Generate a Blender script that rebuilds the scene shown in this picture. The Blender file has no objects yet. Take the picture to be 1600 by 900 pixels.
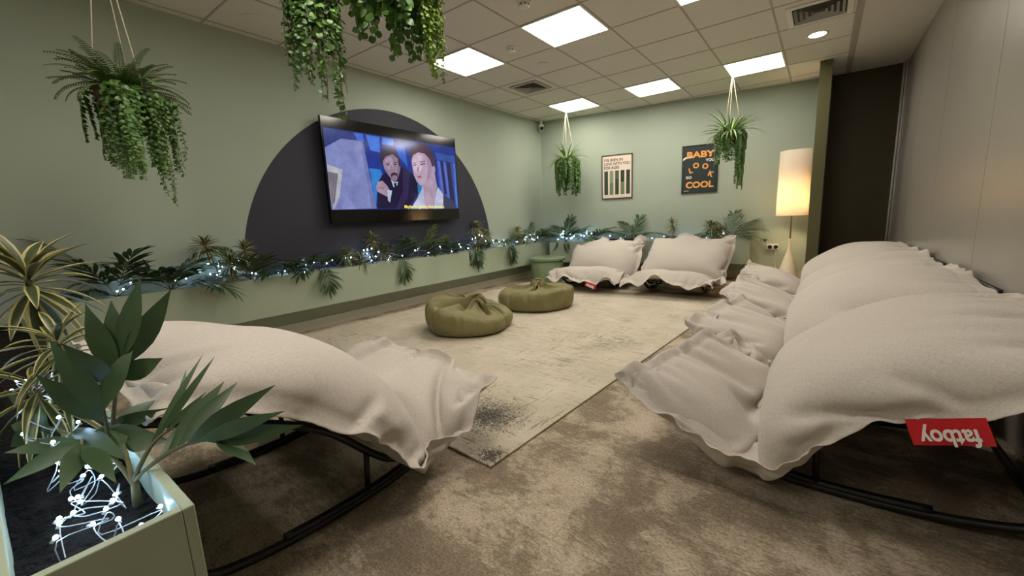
import bpy, math, random
import numpy as np
from mathutils import Vector, Matrix, Euler
PI = math.pi
COL = bpy.context.scene.collection
SC = bpy.context.scene

# ------------------------------------------------------------------ room numbers (metres, z up)
CAM = (4.1386, 0.0, 1.04)
YAW, PITCH, ROLL, FPX = -0.6475, -0.1675, -0.0427, 640.785
H = 2.71
YB, ANG = 6.5217, 0.1669          # back wall: y = YB + tan(ANG) * x
TA = math.tan(ANG)
XR = 4.84                         # right wall
GX, GY = 0.68, 3.25               # ceiling grid origin

# ------------------------------------------------------------------ mesh building
class MB:
    def __init__(s):
        s.v = []; s.f = []; s.m = []
    def add(s, vs, fs, mi=0):
        b = len(s.v)
        s.v.extend([tuple(v) for v in vs])
        s.f.extend([tuple(b + i for i in f) for f in fs])
        s.m.extend([mi] * len(fs))
    def box(s, lo, hi, mi=0, M=None):
        x0, y0, z0 = lo; x1, y1, z1 = hi
        vs = [(x0,y0,z0),(x1,y0,z0),(x1,y1,z0),(x0,y1,z0),(x0,y0,z1),(x1,y0,z1),(x1,y1,z1),(x0,y1,z1)]
        if M is not None: vs = [M @ Vector(v) for v in vs]
        s.add(vs, [(3,2,1,0),(4,5,6,7),(0,1,5,4),(1,2,6,5),(2,3,7,6),(3,0,4,7)], mi)
    def prism(s, poly, z0, z1, mi=0):
        n = len(poly)
        vs = [(x,y,z0) for x,y in poly] + [(x,y,z1) for x,y in poly]
        fs = [tuple(range(n-1,-1,-1)), tuple(range(n,2*n))] + [(i,(i+1)%n,n+(i+1)%n,n+i) for i in range(n)]
        s.add(vs, fs, mi)
    def tube(s, pts, r, n=8, mi=0, cap=True):
        pts = [Vector(p) for p in pts]
        k = len(pts); rs = r if isinstance(r, (list, tuple)) else [r] * k
        ref = None; vs = []
        for i, p in enumerate(pts):
            d = (pts[min(i+1,k-1)] - pts[max(i-1,0)])
            d = d.normalized() if d.length > 1e-9 else Vector((0,0,1))
            if ref is None:
                a = Vector((0,0,1)) if abs(d.z) < .9 else Vector((1,0,0))
                ref = (a - d * a.dot(d)).normalized()
            else:
                ref = ref - d * ref.dot(d)
                ref = ref.normalized() if ref.length > 1e-6 else d.orthogonal().normalized()
            b = d.cross(ref)
            for j in range(n):
                t = 2*PI*j/n
                vs.append(p + (ref*math.cos(t) + b*math.sin(t)) * rs[i])
        fs = []
        for i in range(k-1):
            for j in range(n):
                fs.append((i*n+j, i*n+(j+1)%n, (i+1)*n+(j+1)%n, (i+1)*n+j))
        if cap:
            fs.append(tuple(range(n-1,-1,-1))); fs.append(tuple((k-1)*n+j for j in range(n)))
        s.add(vs, fs, mi)
    def lathe(s, prof, n=32, mi=0, c=(0,0,0), caps=True, rfun=None):
        vs = []
        for r, z in prof:
            for j in range(n):
                t = 2*PI*j/n
                rr = r if rfun is None else r * rfun(t, z)
                vs.append((c[0]+rr*math.cos(t), c[1]+rr*math.sin(t), c[2]+z))
        fs = []
        for i in range(len(prof)-1):
            for j in range(n):
                fs.append((i*n+j, i*n+(j+1)%n, (i+1)*n+(j+1)%n, (i+1)*n+j))
        if caps:
            fs.append(tuple(range(n-1,-1,-1))); fs.append(tuple((len(prof)-1)*n+j for j in range(n)))
        s.add(vs, fs, mi)
    def ball(s, c, r, mi=0, n=8, m=5):
        prof = [(r*math.sin(PI*i/m), -r*math.cos(PI*i/m)) for i in range(1, m)]
        s.lathe([(r*.05,-r)] + prof + [(r*.05,r)], n, mi, c)
    def data(s, name, mats, smooth=False):
        me = bpy.data.meshes.new(name)
        me.from_pydata(s.v, [], s.f)
        for m in (mats if isinstance(mats, (list, tuple)) else [mats]): me.materials.append(m)
        me.polygons.foreach_set('material_index', s.m)
        if smooth: me.polygons.foreach_set('use_smooth', [True]*len(s.f))
        me.update()
        return me

def obj(name, mb, mats, parent=None, smooth=False, loc=(0,0,0), rot=(0,0,0), bevel=0, label=None, auto=False):
    me = mb.data(name, mats, smooth or auto) if isinstance(mb, MB) else mb
    o = bpy.data.objects.new(name, me); COL.objects.link(o)
    o.location = loc; o.rotation_euler = rot
    if parent is not None: o.parent = parent
    if bevel:
        b = o.modifiers.new('bevel', 'BEVEL'); b.width = bevel; b.segments = 2; b.limit_method = 'ANGLE'
    if auto:
        e = o.modifiers.new('split', 'EDGE_SPLIT'); e.split_angle = math.radians(38)
    if label: o['label'] = label
    return o
def tag(o, label, cat, group=None, kind=None):
    o['label'] = label; o['category'] = cat
    if group: o['group'] = group
    if kind: o['kind'] = kind
    return o
def thing(name, label, cat, loc=(0,0,0), rotz=0, group=None):
    o = bpy.data.objects.new(name, None); COL.objects.link(o)
    o.location = loc; o.rotation_euler = (0,0,rotz); o.empty_display_size = .1
    return tag(o, label, cat, group)
def struct(name, mb, mats, label, cat='structure', **k):
    o = obj(name, mb, mats, **k)
    return tag(o, label, cat, kind='structure')

# ------------------------------------------------------------------ materials
def srgb(c):
    return tuple(((x/255)/12.92 if x/255 <= .04045 else ((x/255+.055)/1.055)**2.4) for x in c) + (1,)
class NT:
    def __init__(s, name):
        s.mat = bpy.data.materials.new(name); s.mat.use_nodes = True
        s.t = s.mat.node_tree; s.t.nodes.clear()
        s.out = s.n('ShaderNodeOutputMaterial')
    def n(s, typ, **k):
        nd = s.t.nodes.new(typ)
        for a, b in k.items():
            if a == 'inp':
                for kk, vv in b.items(): nd.inputs[kk].default_value = vv
            else: setattr(nd, a, b)
        return nd
    def l(s, a, b): s.t.links.new(a, b)
    def ramp(s, fac, stops):
        r = s.n('ShaderNodeValToRGB'); e = r.color_ramp.elements
        while len(e) < len(stops): e.new(.5)
        for i, (p, c) in enumerate(stops): e[i].position = p; e[i].color = c
        s.l(fac, r.inputs['Fac']); return r.outputs['Color']
    def coords(s, kind='Object', scale=(1,1,1), rot=(0,0,0)):
        c = s.n('ShaderNodeTexCoord'); m = s.n('ShaderNodeMapping')
        m.inputs['Scale'].default_value = scale; m.inputs['Rotation'].default_value = rot
        s.l(c.outputs[kind], m.inputs['Vector']); return m.outputs['Vector']
    def noise(s, vec, scale, detail=3, rough=.5, dist=0):
        nz = s.n('ShaderNodeTexNoise', inp={'Scale':scale,'Detail':detail,'Roughness':rough,'Distortion':dist})
        if vec is not None: s.l(vec, nz.inputs['Vector'])
        return nz.outputs['Fac']
    def mix(s, fac, a, b, blend='MIX'):
        m = s.n('ShaderNodeMix', data_type='RGBA', blend_type=blend)
        for sock, val in ((m.inputs[0], fac), (m.inputs[6], a), (m.inputs[7], b)):
            if hasattr(val, 'is_output'): s.l(val, sock)
            else: sock.default_value = val
        return m.outputs[2]
    def bsdf(s, col, rough=.5, metal=0, bump=None, bstr=.2, bdist=.01, spec=.5, coat=0):
        p = s.n('ShaderNodeBsdfPrincipled')
        if hasattr(col, 'is_output'): s.l(col, p.inputs['Base Color'])
        else: p.inputs['Base Color'].default_value = col
        if hasattr(rough, 'is_output'): s.l(rough, p.inputs['Roughness'])
        else: p.inputs['Roughness'].default_value = rough
        p.inputs['Metallic'].default_value = metal
        p.inputs['Specular IOR Level'].default_value = spec
        p.inputs['Coat Weight'].default_value = coat
        if bump is not None:
            b = s.n('ShaderNodeBump', inp={'Strength':bstr,'Distance':bdist})
            s.l(bump, b.inputs['Height']); s.l(b.outputs['Normal'], p.inputs['Normal'])
        s.l(p.outputs[0], s.out.inputs[0]); return p

def plain(name, c, rough=.5, metal=0, spec=.5, var=.06, nscale=8, bumpy=0):
    t = NT(name); v = t.coords()
    f = t.noise(v, nscale, 4)
    c = srgb(c)
    a = tuple(x*(1-var) for x in c[:3]) + (1,); b = tuple(min(1, x*(1+var)) for x in c[:3]) + (1,)
    col = t.ramp(f, [(.3, a), (.7, b)])
    t.bsdf(col, rough, metal, spec=spec, bump=t.noise(v, 120, 3) if bumpy else None, bstr=bumpy, bdist=.004)
    return t.mat

def emission(name, c, strength):
    t = NT(name)
    e = t.n('ShaderNodeEmission', inp={'Color':c,'Strength':strength})
    t.l(e.outputs[0], t.out.inputs[0]); return t.mat

M = {}
M['wall'] = plain('sage_wall_paint', (162,173,157), .75, var=.02, nscale=3, bumpy=.12)
M['wall_back'] = plain('sage_back_paint', (162,173,157), .75, var=.02, nscale=3, bumpy=.12)
M['arc'] = plain('navy_paint', (45,45,58), .7, var=.03, bumpy=.1)
M['ceiling'] = plain('ceiling_tile', (214,209,200), .9, var=.02, nscale=40, bumpy=.3)
M['grid'] = plain('ceiling_grid_metal', (166,160,150), .6, var=.02)
M['plaster'] = plain('plaster', (204,199,190), .85, var=.02, bumpy=.1)
M['olive'] = plain('olive_paint', (82,78,42), .6, var=.03)
M['darkolive'] = plain('dark_olive_door', (60,52,22), .55, var=.05)
M['alu'] = plain('brushed_aluminium', (190,188,182), .35, 1, var=.03)
M['skirt'] = plain('skirting_paint', (186,182,165), .5, var=.02)
M['planter'] = plain('planter_paint', (168,180,158), .55, var=.02, nscale=4, bumpy=.05)
M['white'] = plain('white_plastic', (222,218,208), .4, var=.02)
M['grey'] = plain('grey_plastic', (150,146,138), .5, var=.03)
M['black'] = plain('black_plastic', (16,16,17), .35, var=.1)
M['black_metal'] = plain('black_powder_coat', (20,19,19), .42, var=.1, bumpy=.03)
M['strap'] = plain('black_webbing', (24,23,22), .8, var=.1)
M['vent_dark'] = plain('vent_shadow_metal', (60,55,48), .7, var=.05)
M['rope'] = plain('cream_rope', (205,192,165), .9, var=.08, nscale=200)
M['coir'] = plain('brown_coir', (78,58,38), .95, var=.35, nscale=60, bumpy=.8)
M['stem'] = plain('plant_stem', (92,88,52), .7, var=.15, nscale=30)
M['palm'] = plain('palm_leaf', (58,82,48), .42, var=.25, nscale=14)
M['palm2'] = plain('palm_leaf_olive', (76,90,50), .45, var=.25, nscale=14)
M['variegated'] = plain('variegated_leaf_green', (62,74,40), .42, var=.2, nscale=20)
M['margin'] = plain('variegated_leaf_margin', (186,176,112), .45, var=.1, nscale=20)
M['fern'] = plain('fern_leaf', (92,124,60), .5, var=.25, nscale=20)
M['vine'] = plain('vine_leaf', (76,114,48), .45, var=.25, nscale=20)
M['vine_round'] = plain('round_vine_leaf', (74,118,40), .4, var=.25, nscale=20)
M['vine_light'] = plain('light_vine_leaf', (128,160,62), .45, var=.2, nscale=20)
M['grass'] = plain('grass_leaf', (112,144,74), .5, var=.25, nscale=20)
M['cable'] = plain('clear_cable', (190,200,205), .3, var=.05)
M['cord'] = plain('white_cord', (215,205,185), .5, var=.03)
M['bulb'] = emission('led_bulb', (.45,.68,1,1), 60)
M['red'] = plain('red_tag_fabric', (196,24,34), .7, var=.05, nscale=60)
M['tagwhite'] = plain('white_print', (235,230,225), .7, var=.02)
M['stool'] = plain('sage_glaze', (126,144,110), .35, var=.06, nscale=5)
M['lampbase'] = plain('cream_lamp_base', (226,214,190), .4, var=.02)
M['brass'] = plain('dark_brass', (120,100,70), .4, .8, var=.05)
M['tvframe'] = plain('tv_black', (10,10,12), .12, var=.1)
M['poster_pink'] = plain('poster_paper_pink', (224,206,192), .6, var=.02)
M['poster_dark'] = plain('poster_paper_dark', (24,40,42), .5, var=.04)
M['ink'] = plain('black_ink', (40,34,32), .6, var=.05)
M['orange'] = plain('orange_ink', (232,158,72), .6, var=.04)
M['cream_ink'] = plain('cream_ink', (236,226,205), .6, var=.03)
for k, c in (('g1',(42,62,36)),('g2',(104,122,92)),('g3',(66,88,58)),('g4',(34,52,28)),('g5',(132,146,118))):
    M[k] = plain('poster_green_'+{'g1':'deep','g2':'pale','g3':'mid','g4':'dark','g5':'light'}[k], c, .6, var=.05)
M['framewood'] = plain('dark_frame', (38,32,28), .4, var=.1)

def mat_glossy_wall():
    t = NT('satin_wall_panel'); v = t.coords()
    col = t.ramp(t.noise(v, 2.5, 3), [(.3, srgb((143,137,127))), (.7, srgb((149,143,133)))])
    t.bsdf(col, .3, spec=.5, coat=.0, bump=t.noise(v, 260, 2), bstr=.05, bdist=.003)
    return t.mat
M['rwall'] = mat_glossy_wall()

def mat_carpet():
    t = NT('mottled_carpet'); v = t.coords()
    big = t.noise(v, 3.4, 5, .62, .5)
    streak = t.noise(t.coords(scale=(16,44,10), rot=(0,0,.55)), 1.3, 6, .8, .6)
    fine = t.noise(t.coords(scale=(1,1.8,1), rot=(0,0,.55)), 95, 4, .75)
    m = t.n('ShaderNodeMath', operation='ADD'); t.l(big, m.inputs[0])
    m2 = t.n('ShaderNodeMath', operation='MULTIPLY', inp={1:.6}); t.l(streak, m2.inputs[0]); t.l(m2.outputs[0], m.inputs[1])
    col = t.ramp(m.outputs[0], [(.62, srgb((146,131,112))), (.76, srgb((164,149,129))), (.86, srgb((204,188,166))), (.98, srgb((220,205,184)))])
    col = t.mix(.7, col, t.ramp(fine, [(.38, (.34,.32,.30,1)), (.60, (1,1,1,1))]), 'MULTIPLY')
    br = t.n('ShaderNodeTexBrick', offset=.5, inp={'Scale':1.0,'Mortar Size':.003,'Brick Width':1.0,'Row Height':.5,'Color1':(1,1,1,1),'Color2':(.95,.94,.93,1),'Mortar':(.8,.78,.75,1)})
    t.l(v, br.inputs['Vector'])
    col = t.mix(.8, col, br.outputs['Color'], 'MULTIPLY')
    t.bsdf(col, .95, spec=.15, bump=fine, bstr=.7, bdist=.008)
    return t.mat
M['carpet'] = mat_carpet()

def mat_rug():
    t = NT('distressed_rug'); v = t.coords()
    def math_(op, a, b):
        m = t.n('ShaderNodeMath', operation=op)
        for k, x in enumerate((a, b)):
            if hasattr(x, 'is_output'): t.l(x, m.inputs[k])
            else: m.inputs[k].default_value = x
        return m.outputs[0]
    base = t.ramp(t.noise(v, 3, 5, .6), [(.3, srgb((188,178,158))), (.7, srgb((210,200,181)))])
    # worn threads: short streaks along and across the weave, gathered in patches
    for sc, s0, c, lim, seed in (((3,34,4), 1.6, (128,114,95), .60, 0), ((30,4,4), 1.5, (140,126,105), .62, 3)):
        st = t.noise(t.coords(scale=sc), s0, 6, .8, .6)
        ar = t.noise(v, 1.3+seed*.1, 3, .6)
        f = math_('ADD', st, math_('MULTIPLY', math_('SUBTRACT', ar, .5), .35))
        base = t.mix(t.ramp(f, [(lim-.03,(0,0,0,1)),(lim+.03,(.85,.85,.85,1))]), base, srgb(c))
    # scattered dark specks of the old design
    det = t.noise(t.coords(scale=(14,22,10)), 2.6, 7, .82, 1.6)
    isl = t.noise(v, 1.2, 2, .5)
    f = math_('ADD', det, math_('MULTIPLY', math_('SUBTRACT', isl, .5), .5))
    base = t.mix(t.ramp(f, [(.665,(0,0,0,1)),(.69,(.85,.85,.85,1))]), base, srgb((84,74,64)))
    # the dark worn corner of the design
    c = t.n('ShaderNodeTexCoord'); fall = None
    for ctr, rad in (((1.17,-1.71,0), .46), ((1.43,-1.97,0), .18), ((.75,-1.89,0), .34)):
        d = t.n('ShaderNodeVectorMath', operation='DISTANCE'); t.l(c.outputs['Object'], d.inputs[0]); d.inputs[1].default_value = ctr
        q = math_('MAXIMUM', math_('SUBTRACT', 1.0, math_('DIVIDE', d.outputs['Value'], rad)), 0.0)
        fall = q if fall is None else math_('MAXIMUM', fall, q)
    det2 = t.noise(t.coords(scale=(7,14,9)), 4.5, 7, .88, 2.2)
    f = math_('ADD', det2, math_('MULTIPLY', fall, .30))
    base = t.mix(t.ramp(f, [(.70,(0,0,0,1)),(.725,(.93,.93,.93,1))]), base, srgb((50,45,41)))
    fine = t.noise(v, 240, 2)
    base = t.mix(.3, base, t.ramp(fine, [(.3,(.5,.5,.5,1)),(.7,(1,1,1,1))]), 'MULTIPLY')
    t.bsdf(base, .95, spec=.15, bump=fine, bstr=.4, bdist=.004)
    return t.mat
M['rug'] = mat_rug()

def mat_linen():
    t = NT('beige_linen')
    a = t.noise(t.coords('UV', (70,700,1)), 1, 3, .7)
    b = t.noise(t.coords('UV', (700,70,1)), 1, 3, .7)
    m = t.n('ShaderNodeMath', operation='ADD'); t.l(a, m.inputs[0]); t.l(b, m.inputs[1])
    h = t.n('ShaderNodeMath', operation='MULTIPLY', inp={1:.5}); t.l(m.outputs[0], h.inputs[0])
    col = t.ramp(h.outputs[0], [(.34, srgb((164,155,145))), (.5, srgb((193,185,175))), (.66, srgb((214,207,199)))])
    wr = t.noise(t.coords('UV', (1,1,1)), 9, 4, .55, .6)
    s = t.n('ShaderNodeMath', operation='MULTIPLY_ADD', inp={1:.12}); t.l(h.outputs[0], s.inputs[0]); t.l(wr, s.inputs[2])
    p = t.bsdf(col, .9, spec=.2, bump=s.outputs[0], bstr=.35, bdist=.012)
    p.inputs['Sheen Weight'].default_value = .15
    return t.mat
M['linen'] = mat_linen()

def mat_pouf():
    t = NT('olive_bean_cloth'); v = t.coords()
    col = t.ramp(t.noise(v, 6, 4), [(.3, srgb((112,106,68))), (.7, srgb((134,127,86)))])
    t.bsdf(col, .55, spec=.35, bump=t.noise(t.coords(scale=(1,1,.6)), 16, 5, .55, .8), bstr=.35, bdist=.03)
    return t.mat
M['pouf'] = mat_pouf()

def mat_soil():
    t = NT('dark_mulch'); v = t.coords()
    col = t.ramp(t.noise(v, 45, 5), [(.3, srgb((8,7,6))), (.7, srgb((28,23,19)))])
    t.bsdf(col, .95, spec=.2, bump=t.noise(v, 60, 5), bstr=1, bdist=.03); return t.mat
M['soil'] = mat_soil()

def mat_diffuser(name, warm, strength):
    t = NT(name)
    g = t.n('ShaderNodeTexGradient', gradient_type='SPHERICAL'); t.l(t.coords(scale=(2.6,5.2,2.6)), g.inputs[0])
    col = t.ramp(g.outputs['Fac'], [(0, (1,.95,.87,1)), (.9, (.8,.68,.5,1))])
    e = t.n('ShaderNodeEmission', inp={'Strength':strength}); t.l(col, e.inputs['Color']); t.l(e.outputs[0], t.out.inputs[0])
    return t.mat
M['diffuser'] = mat_diffuser('panel_diffuser', 1, 13)
M['downlight'] = emission('downlight_lens', (1,.95,.85,1), 20)

def mat_shade():
    t = NT('cream_lamp_shade'); v = t.coords()
    col = t.ramp(t.noise(v, 6, 2), [(.3, srgb((246,236,220))), (.7, srgb((250,240,226)))])
    d = t.n('ShaderNodeBsdfDiffuse'); tr = t.n('ShaderNodeBsdfTranslucent'); mx = t.n('ShaderNodeMixShader', inp={0:.6})
    t.l(col, d.inputs[0]); t.l(col, tr.inputs[0]); t.l(d.outputs[0], mx.inputs[1]); t.l(tr.outputs[0], mx.inputs[2]); t.l(mx.outputs[0], t.out.inputs[0])
    return t.mat
M['shade'] = mat_shade()

def mat_screen(c, k):
    t = NT('screen_picture')
    e = t.n('ShaderNodeEmission', inp={'Strength':.5})
    nz = t.ramp(t.noise(t.coords(), 7, 4, .6, .4), [(.25,(.62,.62,.66,1)),(.75,(1.12,1.12,1.1,1))])
    t.l(t.mix(1.0, c, nz, 'MULTIPLY'), e.inputs['Color'])
    t.l(e.outputs[0], t.out.inputs[0])
    g = t.n('ShaderNodeBsdfGlossy', inp={'Roughness':.12,'Color':(.06,.06,.06,1)})
    a = t.n('ShaderNodeAddShader'); t.l(e.outputs[0], a.inputs[0]); t.l(g.outputs[0], a.inputs[1]); t.l(a.outputs[0], t.out.inputs[0])
    return t.mat

# ------------------------------------------------------------------ text as mesh
def text_mesh(body, size, extrude=.0006, bold=.0, align='LEFT', spacing=1.0):
    c = bpy.data.curves.new('lettering', 'FONT'); c.body = body; c.size = size; c.extrude = extrude; c.offset = bold
    c.align_x = align; c.space_character = spacing; c.resolution_u = 4
    o = bpy.data.objects.new('lettering_source', c)
    COL.objects.link(o)
    dg = bpy.context.evaluated_depsgraph_get(); dg.update()
    me = bpy.data.meshes.new_from_object(o.evaluated_get(dg))
    bpy.data.objects.remove(o); bpy.data.curves.remove(c)
    return me
def text(parent, body, size, loc, rot, mat, bold=0.0, align='LEFT', name='lettering', sx=1.0, spacing=1.0, width=None):
    me = text_mesh(body, size, bold=bold, align=align, spacing=spacing)
    me.materials.clear(); me.materials.append(mat); me.name = name
    if width:
        xs = [v.co.x for v in me.vertices]; sx = width / (max(xs) - min(xs))
    o = obj(name, me, mat, parent, loc=loc, rot=rot); o.scale = (sx, 1, 1)
    return o
PIC=[
((0.02,0.05,0.35),[(-0.0,1.0),(1.0,1.0),(1.0,-0.0),(0.0,0.0)]),
((0.05,0.08,0.3),[(0.004,0.987),(0.179,0.985),(0.207,0.895),(0.1,0.895),(0.001,0.786)]),
((0.3,0.34,0.72),[(0,0.758),(0.099,0.889),(0.236,0.895),(0.281,0.012),(0.0,0.0)]),
((0.22,0.26,0.6),[(0.224,0.888),(0.239,0.891),(0.291,0.012),(0.257,0.012)]),
((0.62,0.64,0.72),[(0.0,0.56),(0.092,0.505),(0.056,0.163),(0.013,0.002),(0.005,0.281)]),
((0.25,0.22,0.27),[(0.0,0.47),(0.062,0.452),(0.024,0.095),(0.005,0.062)]),
((0.08,0.22,0.95),[(0.184,0.987),(0.244,0.988),(0.247,0.894),(0.207,0.892)]),
((0.08,0.25,0.95),[(0.263,0.982),(0.357,0.986),(0.351,0.774),(0.285,0.79)]),
((0.1,0.3,0.95),[(0.376,0.984),(0.461,0.98),(0.457,0.894),(0.371,0.888)]),
((0.05,0.2,0.85),[(0.467,0.896),(0.543,0.914),(0.555,0.613),(0.493,0.738)]),
((0.05,0.3,0.85),[(0.265,0.552),(0.343,0.545),(0.358,0.475),(0.312,0.351),(0.29,0.063),(0.281,0.206)]),
((0.03,0.3,0.8),[(0.617,0.378),(0.663,0.356),(0.67,0.224),(0.623,0.169)]),
((0.05,0.12,0.5),[(0.802,0.876),(0.996,0.855),(0.999,0.75),(0.814,0.772)]),
((0.06,0.1,0.45),[(0.813,0.745),(0.992,0.735),(0.991,0.006),(0.853,0.008),(0.817,0.395)]),
((0.12,0.2,0.85),[(0.821,0.76),(0.842,0.756),(0.86,0.233),(0.837,0.287)]),
((0.12,0.2,0.8),[(0.878,0.751),(0.897,0.749),(0.918,0.178),(0.895,0.178)]),
((0.1,0.25,0.9),[(0.975,0.741),(0.992,0.738),(0.998,0.006),(0.977,0.006)]),
((0.02,0.02,0.1),[(0.848,0.752),(0.871,0.75),(0.891,0.234),(0.867,0.233)]),
((0.02,0.02,0.1),[(0.904,0.748),(0.944,0.746),(0.971,0.035),(0.925,0.036)]),
((0.02,0.014,0.06),[(0.296,0.009),(0.313,0.351),(0.352,0.475),(0.425,0.544),(0.514,0.606),(0.591,0.516),(0.625,0.405),(0.625,0.222),(0.561,0.063),(0.552,0.006)]),
((0.05,0.03,0.12),[(0.514,0.606),(0.567,0.551),(0.537,0.167),(0.468,0.007),(0.434,0.008),(0.5,0.267)]),
((0.42,0.28,0.42),[(0.361,0.677),(0.383,0.745),(0.429,0.785),(0.473,0.753),(0.496,0.665),(0.493,0.566),(0.474,0.465),(0.451,0.393),(0.425,0.405),(0.396,0.48),(0.374,0.549)]),
((0.55,0.4,0.55),[(0.381,0.693),(0.428,0.744),(0.444,0.68),(0.439,0.571),(0.406,0.554),(0.385,0.598)]),
((0.34,0.22,0.34),[(0.478,0.698),(0.497,0.653),(0.492,0.561),(0.473,0.47),(0.454,0.408),(0.467,0.513),(0.477,0.613)]),
((0.06,0.04,0.08),[(0.346,0.663),(0.354,0.781),(0.407,0.859),(0.464,0.841),(0.499,0.727),(0.498,0.604),(0.485,0.614),(0.479,0.723),(0.442,0.771),(0.391,0.73),(0.368,0.667),(0.362,0.583)]),
((0.05,0.03,0.06),[(0.389,0.618),(0.415,0.637),(0.414,0.62),(0.391,0.602)]),
((0.05,0.03,0.06),[(0.442,0.636),(0.473,0.646),(0.472,0.629),(0.443,0.62)]),
((0.06,0.03,0.05),[(0.416,0.497),(0.446,0.525),(0.469,0.504),(0.472,0.44),(0.458,0.483),(0.435,0.48),(0.419,0.444)]),
((0.8,0.85,1.0),[(0.413,0.421),(0.44,0.382),(0.467,0.395),(0.459,0.339),(0.429,0.312),(0.421,0.361)]),
((0.02,0.02,0.05),[(0.432,0.367),(0.456,0.379),(0.451,0.324),(0.435,0.323)]),
((0.55,0.38,0.5),[(0.299,0.303),(0.317,0.376),(0.348,0.395),(0.381,0.333),(0.398,0.261),(0.376,0.174),(0.34,0.209),(0.307,0.244)]),
((0.3,0.2,0.3),[(0.319,0.304),(0.356,0.295),(0.356,0.283),(0.319,0.29)]),
((0.7,0.8,1.0),[(0.381,0.272),(0.415,0.262),(0.392,0.093),(0.377,0.125)]),
((0.62,0.45,0.62),[(0.659,0.408),(0.784,0.594),(0.799,0.353),(0.769,0.05),(0.671,0.05),(0.658,0.223)]),
((0.72,0.52,0.7),[(0.59,0.706),(0.605,0.797),(0.65,0.849),(0.709,0.843),(0.754,0.748),(0.769,0.605),(0.74,0.469),(0.691,0.379),(0.648,0.354),(0.621,0.404),(0.6,0.505),(0.594,0.593)]),
((0.85,0.65,0.82),[(0.601,0.708),(0.633,0.795),(0.68,0.804),(0.688,0.698),(0.666,0.578),(0.623,0.533),(0.602,0.582)]),
((0.5,0.36,0.5),[(0.708,0.83),(0.753,0.735),(0.765,0.605),(0.737,0.474),(0.695,0.39),(0.718,0.519),(0.729,0.652),(0.72,0.755)]),
((0.1,0.055,0.09),[(0.583,0.805),(0.607,0.914),(0.677,0.986),(0.743,0.961),(0.796,0.795),(0.797,0.649),(0.778,0.66),(0.761,0.705),(0.74,0.785),(0.705,0.84),(0.65,0.844),(0.608,0.795),(0.587,0.705)]),
((0.62,0.42,0.58),[(0.762,0.644),(0.787,0.674),(0.795,0.609),(0.781,0.521),(0.763,0.538)]),
((0.06,0.03,0.06),[(0.602,0.653),(0.628,0.667),(0.628,0.649),(0.604,0.633)]),
((0.06,0.03,0.06),[(0.664,0.678),(0.703,0.695),(0.702,0.674),(0.666,0.658)]),
((0.45,0.15,0.25),[(0.624,0.482),(0.651,0.503),(0.668,0.487),(0.647,0.464)]),
((0.5,0.33,0.45),[(0.635,0.625),(0.647,0.634),(0.647,0.557),(0.627,0.559)]),
((0.7,0.74,1.0),[(0.552,0.006),(0.608,0.143),(0.672,0.343),(0.679,0.05),(0.757,0.05),(0.805,0.348),(0.854,0.232),(0.846,0.002)]),
((0.62,0.45,0.62),[(0.674,0.171),(0.761,0.174),(0.752,0.003),(0.68,0.004)]),
((0.06,0.06,0.14),[(0.853,0.218),(0.942,0.136),(0.991,0.003),(0.846,0.005)]),
((0.85,0.85,0.95),[(0.607,0.646),(0.622,0.653),(0.619,0.637),(0.61,0.634)]),
((0.85,0.85,0.95),[(0.669,0.666),(0.693,0.678),(0.69,0.659),(0.672,0.653)]),
((0.05,0.05,0.1),[(0.612,0.649),(0.618,0.653),(0.617,0.637),(0.611,0.634)]),
((0.05,0.05,0.1),[(0.677,0.67),(0.686,0.674),(0.685,0.658),(0.676,0.654)]),
((0.1,0.06,0.1),[(0.6,0.678),(0.629,0.695),(0.631,0.688),(0.601,0.668)]),
((0.1,0.06,0.1),[(0.659,0.708),(0.707,0.727),(0.707,0.716),(0.66,0.698)]),
((0.7,0.68,0.8),[(0.393,0.604),(0.411,0.612),(0.408,0.597),(0.395,0.593)]),
((0.7,0.68,0.8),[(0.445,0.622),(0.469,0.631),(0.466,0.614),(0.447,0.608)]),
((0.04,0.03,0.06),[(0.4,0.608),(0.406,0.611),(0.406,0.597),(0.399,0.593)]),
((0.04,0.03,0.06),[(0.453,0.626),(0.461,0.63),(0.461,0.613),(0.453,0.609)]),
((0.06,0.04,0.07),[(0.385,0.636),(0.416,0.656),(0.415,0.646),(0.385,0.627)]),
((0.06,0.04,0.07),[(0.442,0.661),(0.476,0.671),(0.476,0.662),(0.443,0.651)]),
((0.36,0.24,0.36),[(0.422,0.616),(0.43,0.62),(0.435,0.529),(0.412,0.521)])]
# ================================================================== THE SETTING
mb = MB(); mb.prism([(-.1,-3.4),(XR+.1,-3.4),(XR+.1,7.6),(-.1,6.7)], -.08, 0)
struct('floor', mb, M['carpet'], 'mottled brown and beige carpet tiles', 'floor')
mb = MB(); mb.prism([(-.1,-3.4),(XR+.1,-3.4),(XR+.1,7.6),(-.1,6.7)], H, H+.08)
struct('ceiling', mb, M['ceiling'], 'grey mineral tile suspended ceiling', 'ceiling')
mb = MB(); mb.box((-.1,-3.4,0), (0,6.7,H))
struct('wall_left', mb, M['wall'], 'sage green wall carrying the television', 'wall')
mb = MB()
mb.prism([(-.1,YB-.1*TA),(4.12,YB+4.12*TA),(4.12,YB+4.12*TA+.1),(-.1,YB-.1*TA+.1)], 0, H)
struct('wall_back', mb, M['wall_back'], 'sage green wall with the two posters', 'wall')
mb = MB(); mb.box((-.1,-3.5,0), (XR+.1,-3.4,H))
struct('wall_front', mb, M['wall'], 'sage green wall behind the viewer', 'wall')
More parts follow.
